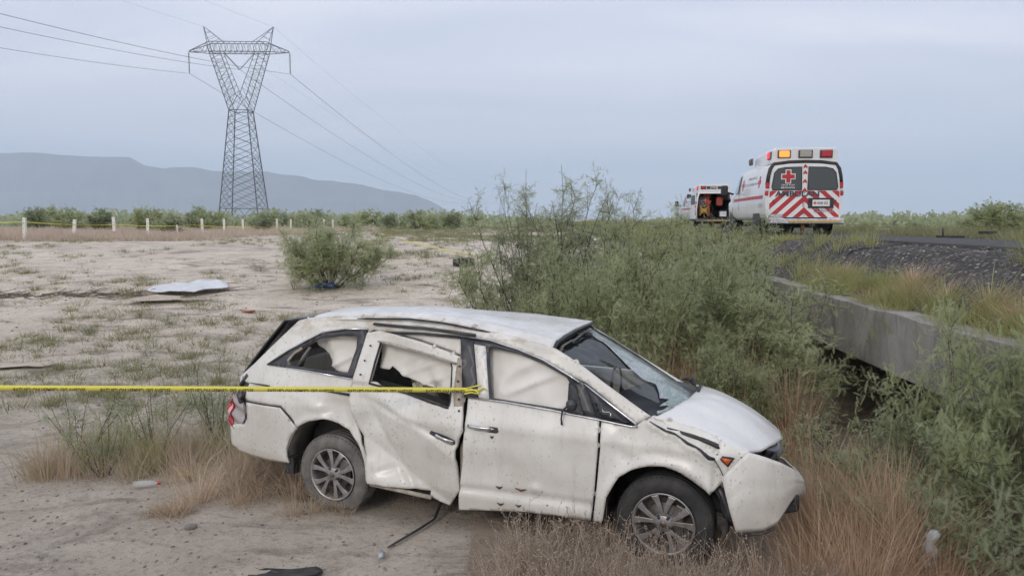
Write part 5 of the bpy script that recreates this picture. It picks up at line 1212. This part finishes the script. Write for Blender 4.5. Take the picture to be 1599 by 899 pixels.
VAR['weed'] = (*shrub_meshes('weed', 7, .85, .45, 8, 6, 4, 4, .04, TPL, (.05, .7), .15, .02, .35, .09, .006), 'leafblue')
VAR['bare'] = (*shrub_meshes('bare', 8, 1.5, .8, 7, 7, 4, 2, .04, TPL, (.1, .8), .25, .03, .4, .2, .014, .5), 'leafblue')
def shrub(kind, x, y, s_, label, rz=None, sz=None, name='mesquite_bush', cat='bush', group=None, z=None, mt_=None):
    cm, sm_, mk = VAR[kind]; e = empty(name, (x, y, (gz(x, y) if z is None else z)-.04), rz if rz is not None else random.uniform(0, 6.28), label=label, cat=cat, group=group)
    e.scale = (s_, s_, sz or s_)
    link('crown', cm, M[mt_ or mk], e); link('stems', sm_, M['bark'], e); return e
G1 = 'mesquite bushes crowding the ditch behind the minivan'
for a in [
 ('tall', .95, 13.4, 1.25, 'tallest mesquite with sparse twigs standing up against the sky, centre of the photo', .4, 1.16),
 ('tall', 1.95, 14.6, 1.05, 'smaller sparse topped mesquite just right of the tallest one', 2.0, 1.08),
 ('tall', .25, 13.9, 1.05, 'thin topped mesquite just left of the tallest one', 3.3, 1.12),
 ('dense', .05, 12.9, 1.05, 'dense mesquite at the left end of the thicket beside the dirt track', 1.0, 1.22),
 ('dense', -.05, 11.4, .62, 'low mesquite directly above the left half of the minivan roof', 4.0, .8),
 ('dense', 1.0, 12.0, .9, 'leafy mesquite in front of the tallest one', 2.2, 1.15),
 ('broom', 1.95, 12.3, .95, 'upright mesquite in the middle of the thicket', 1.2, 1.2),
 ('broom', 1.15, 10.5, .85, 'pale feathery mesquite above the front of the minivan roof', 5.0, .95),
 ('broom', 1.95, 9.7, .85, 'upright mesquite right behind the smashed windscreen', .3, .95),
 ('broom', 2.75, 10.2, 1.02, 'tall feathery mesquite behind the minivan bonnet', 2.9, 1.12),
 ('dense', 2.75, 12.2, .92, 'mesquite on the foot of the embankment, left of the nearer ambulance', 3.9, 1.15),
 ('broom', 3.35, 11.1, 1.0, 'bright green mesquite reaching up below the nearer ambulance', 4.4, 1.14),
 ('dense', 3.65, 12.6, .82, 'mesquite growing up the slope against the ambulance wheels', 5.5, 1.1),
 ('broom', 3.45, 9.4, 1.0, 'mesquite hanging over the short left end of the concrete beam', 1.9, .90),
 ('broom', 3.95, 13.6, .9, 'mesquite right below the gap between the two ambulances', 1.3, 1.0),
 ('dense', 4.75, 15.2, .55, 'low bush on the embankment edge below the nearer ambulance rear wheel', 2.3, .42),
 ('dense', 4.6, 18.0, .6, 'low bush on the embankment edge below the farther ambulance', 4.1, .42),
 ('broom', 3.2, 15.6, .8, 'bush halfway up the embankment left of the ambulances', 5.1, .7),
 ('broom', 2.55, 8.55, .66, 'low mesquite close beyond the minivan bonnet', 3.0, .70)]:
    shrub(*a, group=G1)
G2 = 'mesquite bushes under the concrete bridge edge'
for a in [
 ('open', 3.05, 7.3, .62, 'thorny mesquite left of the dark culvert opening, past the bonnet tip', .5, .6),
 ('open', 3.62, 6.7, .8, 'open twigged mesquite in front of the dark culvert opening', 2.5, .8),
 ('open', 4.02, 6.9, .7, 'thin bush in front of the beam, right of the dark culvert opening', 3.6, 1.15),
 ('near2', 3.35, 6.15, .72, 'dark green mesquite low at the right behind the tall dry grass', 4.0, .78),
 ('near', 4.05, 6.15, .90, 'large mesquite at the right edge of the photo', 1.2, 1.4),
 ('near2', 3.78, 5.45, .72, 'lowest mesquite in the bottom right corner', 5.2, .72),
 ('near2', 3.98, 5.3, .9, 'mesquite half outside the photo at the right edge', 3.4, 1.1)]:
    shrub(*a, group=G2)
shrub('round', -5.05, 20.3, 1.42, 'round mesquite bush standing alone on the dirt with blue rags under it', 2.0, 1.22)
shrub('weed', -5.9, 20.0, .9, 'small grey green weed at the left foot of the round mesquite'); shrub('weed', -4.1, 19.8, .95, 'olive weed at the right foot of the round mesquite', mt_='leafyellow')
# rounded green plant by the track
def agave(x, y, label):
    e = empty('low_green_plant', (x, y, gz(x, y)), 0, label=label, cat='plant'); rg = np.random.default_rng(5); V = []; F = []
    for k in range(60):
        az = rg.random()*6.28; el = .25+1.2*rg.random(); L = .45*(.7+.5*rg.random()); d = np.array([cos(az)*cos(el), sin(az)*cos(el), sin(el)]); s_ = unit(np.cross(d, [0,0,1.]))*.025; b = len(V)
        p1 = d*L*.5+[0,0,.02]; p2 = d*L-[0,0,.06*(1.4-el)]; V += [-s_, s_, p1+s_, p1-s_, p2]; F += [(b,b+1,b+2),(b,b+2,b+3),(b+3,b+2,b+4)]
    link('leaves', np_mesh('leaves', np.array(V), np.array(F), False, rg.random(len(V))), M['leafblue'], e)
agave(-4.27, 26.2, 'small blue green rosette plant by the dirt track'); 
# weeds standing by the left of the minivan
for x, y, s_, lb in ((-3.35,8.4,1.05,'tall thin weed just left of the broken tail lamp'),(-4.0,8.1,.95,'wispy weed in the middle of the left foreground clump'),(-4.75,8.0,1.0,'tall wispy weed at the left end of the foreground clump'),(-4.25,7.5,.75,'bushy green weed low in the left foreground clump'),(-3.65,8.9,1.0,'weed behind the left foreground clump, under the tape'),(-3.0,8.9,.8,'weed close behind the rear bumper of the minivan')):
    shrub('weed', x, y, s_*1.5, lb, name='weed', cat='weed', group='weeds left of the minivan')
for x, y, s_, lb in ((-8.6,14.9,.8,'spreading weed above the tape at the left, second row'),(-9.4,12.9,.62,'reddish weed on the bare ground at far left'),(-6.6,13.2,.7,'low olive weed between tape and white panel'),(-5.2,11.9,.8,'pale upright weed left of the rear window'),(-7.3,15.7,.7,'green weed on the dirt below the beige sheet'),(-7.9,23.0,1.1,'olive weed patch behind the large white panel')):
    shrub('weed', x, y, s_, lb, name='weed', cat='weed', mt_='leafyellow', sz=s_*.55, group='weeds on the open dirt')
shrub('bare', 6.05, 22.0, 1.15, 'nearly leafless twiggy bush left of the farther ambulance', 1.0, .95, name='bare_bush')
shrub('bare', 5.55, 12.6, .45, 'small leafless bush in front of the nearer ambulance bumper', 2.0, .5, name='bare_bush')
shrub('weed', 6.3, 15.6, .75, 'weed sprouting by the right rear wheel of the nearer ambulance', 2.0, .8, name='weed', cat='weed'); shrub('weed', 5.3, 16.2, .9, 'weed in front of the nearer ambulance rear wheel', 2.0, .62, name='weed', cat='weed')
# scrub beyond the fence: nearest bushes one by one
FB = [(-46,62,1.0),(-41.5,58,.86),(-43,72,1.3),(-36.5,66,1.25),(-31.5,64,1.2),(-25.3,55,.92),(-30,74,1.2),(-34,80,1.25),(-29,88,1.3),(-23.5,70,.95),(-24,84,1.1),(-38,90,1.4),(-45,92,1.4),(-20.8,76,1.0),(-17.6,80,1.05),(-26,100,1.4),(-19,98,1.3),(-14.5,88,1.0),(-14.5,106,1.25),(-10.8,84,1.15),(-9.0,79,1.1),(-6.9,86,1.25),(-8.6,100,1.3),(-11.5,122,1.3),(-5.5,112,1.2),(-50,78,1.3),(-55,90,1.5),(-33,104,1.5)]
words = ['broad', 'ragged', 'rounded', 'low spreading', 'tall']
pos = ['at the far left edge', 'behind the first fence post', 'between the first and second fence posts', 'behind the second fence post', 'behind the red footed post', 'just right of the red footed post', 'left of the pylon']
for i, (x, y, s_) in enumerate(FB):
    px = 799.5+1155*x/y
    where = 'at the far left edge' if px < 30 else 'behind the first fence posts' if px < 170 else 'by the red footed post' if px < 290 else 'at the big pylon' if px < 440 else 'above the round mesquite bush' if px < 600 else 'above the vanishing fence row'
    depth = 'nearest row' if y < 68 else 'middle row' if y < 88 else 'back row'
    lb = f'{words[i % 5]} green bush {where}, {depth}'
    same = [q for q in COL.objects if q.get('label', '').startswith(lb)]
    if same: qx = same[0].location; lf = qx.x/qx.y < x/y; same[0]['label'] = lb+(', left one' if lf else ', right one'); lb += ', right one' if lf else ', left one'
    shrub('far' if i % 2 else 'far2', x, y, s_*.78, lb, name='scrub_bush', group='scrub bushes beyond the fence', sz=s_*.74*random.uniform(.9, 1.1))
for i, (x, y, s_, lb) in enumerate([(19.5,36,.72,'rounded bush beyond the road, middle of the right horizon'),(18.2,28,1.5,'large spiky bush beyond the road at the right edge'),(20.5,31,1.4,'bush behind the large spiky one at the right edge'),(24,50,.8,'low bush on the horizon right of the nearer ambulance'),(16.2,45,.5,'small bush just right of the nearer ambulance'),(15.5,27,.6,'bush between the two largest ones at the right edge')]):
    shrub('far2' if i % 2 else 'far', x, y, s_*.52, lb, sz=s_*.42, name='roadside_bush', group='bushes across the road', z=1.9)
# distant scrub that reads as one mass
def merge(parts):
    V = []; F = []; C = []; b = 0
    for v_, f, c in parts: V.append(v_); F.append(f+b); C.append(c); b += len(v_)
    return np.concatenate(V), np.concatenate(F), np.concatenate(C)
def far_scrub():
    rg = np.random.default_rng(9); Pt = []
    for k in range(1500):
        y = 95+math.exp(rg.random()*2.9)*32-30; az = -.95+1.8*rg.random()
        x = az*y
        if (1.5 if y > 130 else -.05*y) < x-.05*y < 26: continue
        h = 1.5+1.4*rg.random(); r_ = 1.4+1.6*rg.random(); n = int(90 if y < 250 else 45 if y < 450 else 22)
        q = unit(rg.normal(0, 1, (n, 3)))*(.55+.45*rg.random((n, 1))); q[:, 2] = np.abs(q[:, 2])
        Pt.append(q*[r_, r_, h]+[x, y, 1.5])
    P = np.concatenate(Pt); n = len(P); D = rg.normal(0, 1, (n, 3)); U_ = rg.normal(0, 1, (n, 3)); s_ = .35+P[:, 1]*.0016
    return scatter(sprig_tpl(1, .6, .5), P, D, U_, s_*(.7+.6*rg.random(n)), rg)
V, F, c = far_scrub(); tag(link('distant_scrub', np_mesh('distant_scrub', V, F, False, c), M['leafblue']), 'band of dark scrub filling the plain towards the mountains', 'scrub', None, 'stuff')

# --- grasses: bent tapering blades
def blades(P, H, lean, wdt, rg, seg=3, curl=.5, dirs=None):
    n = len(P); az = rg.random(n)*2*pi; d = np.stack([np.cos(az), np.sin(az), np.zeros(n)], -1) if dirs is None else dirs
    s_ = np.stack([-d[:, 1], d[:, 0], np.zeros(n)], -1); az2 = rg.random(n)*2*pi; s_ = unit(s_+.8*np.stack([np.cos(az2), np.sin(az2), 0*az2], -1))
    H = H[:, None]; le = lean[:, None]; rows = []
    for i in range(seg+1):
        t = i/seg; p = P+np.array([0,0,1.])*H*t*(1-.25*t*t*le*curl*2)+d*H*le*(t*.6+curl*t*t); w_ = wdt[:, None]*(1-t)**.7
        rows += [p-s_*w_/2, p+s_*w_/2] if i < seg else [p]
    V = np.stack(rows, 1); k = V.shape[1]; T = []
    for i in range(seg-1): T += [(2*i, 2*i+1, 2*i+3), (2*i, 2*i+3, 2*i+2)]
    T.append((2*seg-2, 2*seg-1, 2*seg)); T = np.array(T)
    F = (T[None]+np.arange(n)[:, None, None]*k).reshape(-1, 3); return V.reshape(-1, 3), F, np.repeat(rg.random(n), k)
def gzv(x, y): 
    return ground(x, y)+relief(x, y)*(1-.8*sm(2.4, 3.2, x-.05*y))
def clumps(centres, rg, nper, spread, h, hv=.35, lean=(.1,.7), w_=.004, seg=3, curl=.5, zf=None):
    C = np.array(centres, float); n = len(C)*nper; c = np.repeat(C, nper, 0); r_ = np.abs(rg.normal(0, 1, n))*spread; a = rg.random(n)*2*pi
    x = c[:, 0]+r_*np.cos(a); y = c[:, 1]+r_*np.sin(a); z = gzv(x, y) if zf is None else zf(x, y)
    d = np.stack([np.cos(a), np.sin(a), 0*a], -1); sc = c[:, 2] if C.shape[1] > 2 else 1
    return blades(np.stack([x, y, z-.02], -1), h*sc*(1+hv*rg.normal(0, 1, n)).clip(.3, 1.8), lean[0]+(lean[1]-lean[0])*rg.random(n), np.full(n, w_)*(.6+.8*rg.random(n)), rg, seg, curl, d)
def stuff(name, parts, mt_, label, cat='grass'):
    V, F, c = merge(parts); return tag(link(name, np_mesh(name, V, F, False, c), M[mt_]), label, cat, None, 'stuff')
rg = np.random.default_rng(21)
U = lambda n, a, b: a+(b-a)*rg.random(n)
# tall reddish dry grass round the nose of the minivan
c1 = np.stack([U(48, 2.25, 3.45), U(48, 4.95, 6.3), U(48, .7, 1.15)], -1); c1 = c1[(c1[:, 0] > 2.15+.35*(c1[:, 1]-5))]
c2 = np.stack([U(60, 1.5, 3.3), U(60, 7.9, 9.6), U(60, .8, 1.5)], -1); c2 = c2[c2[:, 1] > 9.6-.75*(c2[:, 0]-1.5)]; c3 = np.array([(1.75,4.95,.55),(2.0,4.9,.7),(2.1,5.05,.7),(2.4,6.9,.9),(2.9,6.9,1.1),(3.1,6.4,1.0),(2.75,6.6,1.1)])
stuff('tall_dry_grass', [clumps(c1, rg, 170, .10, .66, .4, (.1,.85), .0065, 4), clumps(c2, rg, 110, .13, .8, .3, (.05,.4), .007, 4), clumps(c3, rg, 170, .11, .7, .4, (.1,.7), .0065, 4)], 'redstraw', 'tall reddish dry grass growing around the crumpled nose of the minivan')
# pale dry weeds along the bottom edge
c4 = np.stack([U(150, -.15, 3.6), U(150, 4.25, 5.25), U(150, .5, 1.05)], -1); c4 = c4[(c4[:, 1] < 5.15-.10*c4[:, 0]) | (c4[:, 0] < .9)]
c5 = np.stack([U(26, .05, 1.0), U(26, 5.2, 5.9), U(26, .5, .85)], -1)
pw = [clumps(c4, rg, 90, .09, .40, .4, (.1,.9), .0035, 4, .3), clumps(c5, rg, 80, .09, .30, .4, (.2,.9), .003, 4, .3)]
# branching seed stalks
def stalks(C, nper, h):
    L = []; SP = []
    for x, y, s_ in C:
        for k in range(nper):
            p = np.array([x+rg.normal(0,.07), y+rg.normal(0,.07), 0]); p[2] = gzv(p[0:1], p[1:2])[0]
            S_ = grow(p, np.array([rg.normal(0,.35), rg.normal(0,.35), 1]), h*s_*(.7+.6*rg.random()), 5, .16, .02, rg); L.append((S_, .0028, .0012))
            for j in range(5):
                q = 1.5+3.4*rg.random(); kk = int(q); b = S_[kk]+(S_[kk+1]-S_[kk])*(q-kk); B = grow(b, np.array([rg.normal(0,.7), rg.normal(0,.7), .8]), .12*(.5+rg.random()), 3, .25, .05, rg); L.append((B, .0018, .001)); SP += [B[-1], B[-2], B[-1]+rg.normal(0,.006,3)]
            SP += [S_[-1], S_[-2]+rg.normal(0,.006,3)]
    sv, sf = twigs_mesh(L); F3 = np.concatenate([sf[:, [0,1,2]], sf[:, [0,2,3]]]); P = np.array(SP); n = len(P)
    blob = (np.array([(1,0,0),(-.5,.8,0),(-.5,-.8,0),(0,0,1.2),(0,0,-1.)]), np.array([(0,1,3),(1,2,3),(2,0,3),(1,0,4),(2,1,4),(0,2,4)]))
    v2, f2, c2_ = scatter(blob, P, rg.normal(0,1,(n,3)), rg.normal(0,1,(n,3)), .0055*(.5+rg.random(n)), rg)
    return [(sv, F3, rg.random(len(sv))), (v2, f2, .4+.6*c2_)]
pw += stalks(c4[:120], 5, .50)+stalks(c5, 4, .42)
stuff('pale_dry_weeds', pw, 'paleweed', 'pale brittle dry weeds with seed heads along the bottom edge of the photo', 'weeds')
# straw under the rear bumper and in the left clump
c6 = np.stack([U(44, -2.95, -1.75), U(44, 6.65, 7.6), U(44, .55, 1.1)], -1); c7 = np.stack([U(42, -4.9, -2.7), U(42, 7.15, 8.3), U(42, .6, 1.15)], -1)
c8 = np.stack([U(16, -3.22, -2.92), U(16, 6.3, 6.48), U(16, .5, .75)], -1); c9 = np.stack([U(16, -.9, .5), U(16, 6.5, 7.6), U(16, .35, .7)], -1); c10 = np.array([(-1.65,6.55,.7),(-1.5,6.45,.6),(-1.8,6.45,.6),(-1.95,6.4,.5)])
stuff('straw_tufts', [clumps(c6, rg, 95, .10, .32, .4, (.2,1.3), .006, 3), clumps(c7, rg, 80, .12, .36, .45, (.1,.9), .006, 3), clumps(c8, rg, 40, .05, .19, .3, (.3,1.1), .006, 3), clumps(c9, rg, 60, .10, .28, .4, (.1,1), .0035, 3), clumps(c10, rg, 120, .07, .30, .3, (.2,1.2), .004, 3)], 'straw', 'straw coloured dry grass under the rear bumper and in the left foreground')
stuff('green_weeds_low', [clumps(np.stack([U(34, -4.9, -2.7), U(34, 7.4, 8.6), U(34, .5, 1.2)], -1), rg, 40, .14, .40, .4, (.1,.6), .007, 3), clumps(np.stack([U(14, .2, 1.2), U(14, 5.3, 6.0), U(14, .4, .8)], -1), rg, 40, .08, .22, .3, (.2,.8), .008, 3)], 'greengrass', 'thin green stems mixed into the left foreground grass', 'weeds')
# pinkish dry grass along the fence, sparse tufts over the plain
n = 1500; Y_ = 36+rg.random(n)**1.3*60; X_ = (-.80+.62*rg.random(n))*Y_; ok = (X_ < -.0437*0-.66*Y_+ (Y_-38)*.72+9)&(X_ < -9)
cf = np.stack([X_[ok], Y_[ok], U(ok.sum(), .6, 1.2)], -1)
stuff('fence_grass', [clumps(cf, rg, 60, .55, .40, .3, (.1,.8), .022, 2)], 'paleweed', 'dry pinkish grass along the row of white fence posts')
n = 1300; Y_ = np.exp(U(n, np.log(9.5), np.log(60))); X_ = Y_*U(n, -.75, .02); m_ = vn(X_*.35+4, Y_*.25) > -.02; cg = np.stack([X_[m_], Y_[m_], U(m_.sum(), .5, 1.3)], -1)
stuff('ground_weeds', [clumps(cg, rg, 55, .17, .13, .4, (.3,1.3), .010, 2), clumps(cg[::2], rg, 26, .10, .16, .4, (.1,.8), .008, 2)], 'leafyellow', 'small olive weeds scattered over the bare dirt', 'weeds')
n = 700; Y_ = np.exp(U(n, np.log(5.2), np.log(40))); X_ = Y_*U(n, -.75, .0); cg = np.stack([X_, Y_, U(n, .4, 1.1)], -1)
stuff('dry_ground_litter', [clumps(cg, rg, 34, .18, .05, .4, (.8,3.), .006, 2)], 'paleweed', 'dry stubble scattered over the bare dirt', 'grass')
n = 1100; Y_ = np.exp(U(n, np.log(26), np.log(150))); X_ = U(n, -.19, .09)*Y_; cy = np.stack([X_, Y_, U(n, .5, 1.)*(1+Y_/50)], -1); cy = cy[(cy[:, 0]-.05*cy[:, 1] < 2.6)&((vn(cy[:, 0]*.3, cy[:, 1]*.12) > -.1)|(cy[:, 1] > 60))]
stuff('track_grass', [clumps(cy, rg, 90, .35, .12, .4, (.2,1.2), .014, 2)], 'leafyellow', 'short yellow green grass beside the dirt track')
# low growth at the foot of the thicket
ct = np.stack([U(60, -2.6, .6), U(60, 10.2, 13.4), U(60, .5, 1.1)], -1)
stuff('thicket_edge_grass', [clumps(ct, rg, 70, .16, .32, .4, (.1,.7), .006, 3)], 'greengrass', 'olive grass between the minivan roof and the thicket')
# verge grass: on the embankment lip and across the road
def zemb(x, y): return emb(x-.05*y)+.03
n = 95; Y_ = U(n, 5.6, 12.8); xr_ = U(n, 4.10, 4.75); ce = np.stack([xr_+.05*Y_, Y_, U(n, .5, 1.1)], -1)
n = 12; Y_ = U(n, 5.6, 9.0); ce2 = np.stack([U(n, 4.5, 5.6)+.05*Y_, Y_, U(n, .5, .9)], -1)
stuff('embankment_grass', [clumps(ce, rg, 130, .13, .26, .35, (.2,1.1), .006, 3, .5, zemb), clumps(np.array([(6.25,8.2,1.3),(6.15,8.6,1.1),(6.4,8.0,1.2)]), rg, 300, .16, .30, .3, (.2,.9), .006, 3, .5, zemb), clumps(ce2, rg, 40, .10, .2, .3, (.2,1), .005, 3, .5, zemb)], 'greengrass', 'yellow green grass tufts on the gravel lip above the concrete beam')
ce = ce[::5]+[.12, .2, 0]; stuff('embankment_straw', [clumps(ce, rg, 150, .13, .24, .35, (.3,1.2), .006, 3, .5, zemb)], 'redstraw', 'orange dry tufts on the gravel lip above the concrete beam')
n = 130; Y_ = U(n, 13.0, 30); ce = np.stack([U(n, 3.2, 6.0)+.05*Y_, Y_, U(n, .5, 1.2)], -1)
stuff('crest_weeds', [clumps(ce, rg, 90, .20, .24, .4, (.1,.9), .010, 3, .5, zemb)], 'greengrass', 'weeds on the embankment crest below the ambulances', 'weeds')
n = 420; Y_ = np.exp(U(n, np.log(11), np.log(120))); ce = np.stack([U(n, 8.9, 19)+.05*Y_, Y_, U(n, .6, 1.2)*(1+Y_/60)], -1)
ce = ce[(ce[:, 1] < 26)|(ce[:, 0]-.05*ce[:, 1] > 11.8)]
stuff('far_verge_grass', [clumps(ce, rg, 110, .5, .17, .4, (.2,1.), .016, 2, .5, zemb)], 'leafyellow', 'yellowish grass verge on the far side of the road')
n = 160; Y_ = np.exp(U(n, np.log(30), np.log(140))); ce = np.stack([U(n, 2.6, 5.8)+.05*Y_, Y_, U(n, .8, 1.6)*(1+Y_/60)], -1)
stuff('far_embankment_weeds', [clumps(ce, rg, 100, .45, .22, .4, (.2,1.), .022, 2, .5, zemb)], 'greengrass', 'weeds covering the far part of the embankment', 'weeds')
# dead branches in a drift line on the plain
L = []
for k in range(170):
    x = -14.5+4.8*rg.random(); y = 18.95+rg.normal(0, .16); z = float(gzv(np.array([x]), np.array([y]))[0])+.02; L.append((grow(np.array([x, y, z]), np.array([1, rg.normal(0,.35), rg.normal(0,.10)]), .25+.5*rg.random(), 3, .12, 0, rg), .012, .006))
sv, sf = twigs_mesh(L, 4); tag(link('drift_of_sticks', np_mesh('drift_of_sticks', sv, sf), M['deadwood']), 'drift line of dry sticks on the dirt at the left', 'sticks', None, 'stuff')
# stones and clods
def stones(n, xa, xb, ya, yb, smin, smax, mt_, name, label, zf=None, logy=True, xr_=False):
    ico = bmesh.new(); bmesh.ops.create_icosphere(ico, subdivisions=1, radius=1); V0 = np.array([v_.co for v_ in ico.verts]); T0 = np.array([[v_.index for v_ in f.verts] for f in ico.faces]); ico.free()
    V0 = V0*(1+.25*rg.normal(0, 1, (len(V0), 1)))*[1,.8,.55]
    Y_ = np.exp(U(n, np.log(ya), np.log(yb))) if logy else U(n, ya, yb); X_ = U(n, xa, xb)+(.05*Y_ if xr_ else 0); z = (zf or gzv)(X_, Y_)
    a = rg.random(n)*6.28; D = np.stack([np.cos(a), np.sin(a), rg.normal(0,.2,n)], -1); Up = np.stack([rg.normal(0,.2,n), rg.normal(0,.2,n), np.ones(n)], -1)
    s_ = smin+(smax-smin)*rg.random(n)**3
    V, F, c = scatter((V0, T0), np.stack([X_, Y_, z+s_*.1], -1), D, Up, s_, rg)
    tag(link(name, np_mesh(name, V, F, True, c), M[mt_]), label, 'stones', None, 'stuff')
stones(2600, -5.5, 1.2, 4.9, 11, .004, .022, 'stone', 'pebbles', 'small pebbles and clods on the foreground dirt')
stones(1500, -16, -1, 9, 26, .010, .045, 'stone', 'clods', 'clods and stones over the open dirt')
M['gstone'] = noisy('gravel_stone', (.20,.19,.18), (.09,.085,.08), 6, .9, .3, .01)
def zemb2(x, y): return emb(x-.05*y)+.02+.09*vn(x*1.7, y*1.7)+.05*vn(x*5, y*5)+.02*vn(x*11, y*11)
stones(5200, 4.25, 6.25, 4.2, 22, .008, .04, 'gstone', 'gravel_stones', 'loose dark gravel on the road shoulder', zemb2, True, True)
M['pstone'] = noisy('pale_gravel_stone', (.42,.40,.37), (.30,.28,.26), 6, .9, .3, .01)
stones(420, 4.4, 6.3, 4.2, 18, .008, .035, 'pstone', 'pale_gravel_stones', 'pale stones scattered in the dark gravel shoulder', zemb2, True, True)
# rubble in the ditch mouth
stones(260, 2.6, 4.6, 9.0, 14, .03, .13, 'gstone', 'ditch_rubble', 'rubble in the ditch under the bridge')
M['crumb'] = mat('glass_crumb', (.50,.58,.58), .15)
stones(420, -3.4, .6, 5.3, 7.3, .003, .008, 'crumb', 'glass_crumbs', 'crumbs of broken glass on the dirt beside the minivan')
# ------------------------------------------------------------------ haze in the air, one closed box round everything
m = bpy.data.materials.new('haze_air'); m.use_nodes = True; t = m.node_tree; t.nodes.remove(t.nodes['Principled BSDF'])
v = t.nodes.new('ShaderNodeVolumePrincipled'); v.inputs['Color'].default_value = (.69, .845, 1, 1); v.inputs['Density'].default_value = 1.6e-4; v.inputs['Anisotropy'].default_value = 0
t.links.new(v.outputs[0], t.nodes['Material Output'].inputs['Volume'])
b = MB(); b.box((0, 7000, 490), (18600, 14400, 1040)); o = b.build('haze', m); tag(o, kind='stuff'); o.display_type = 'WIRE'
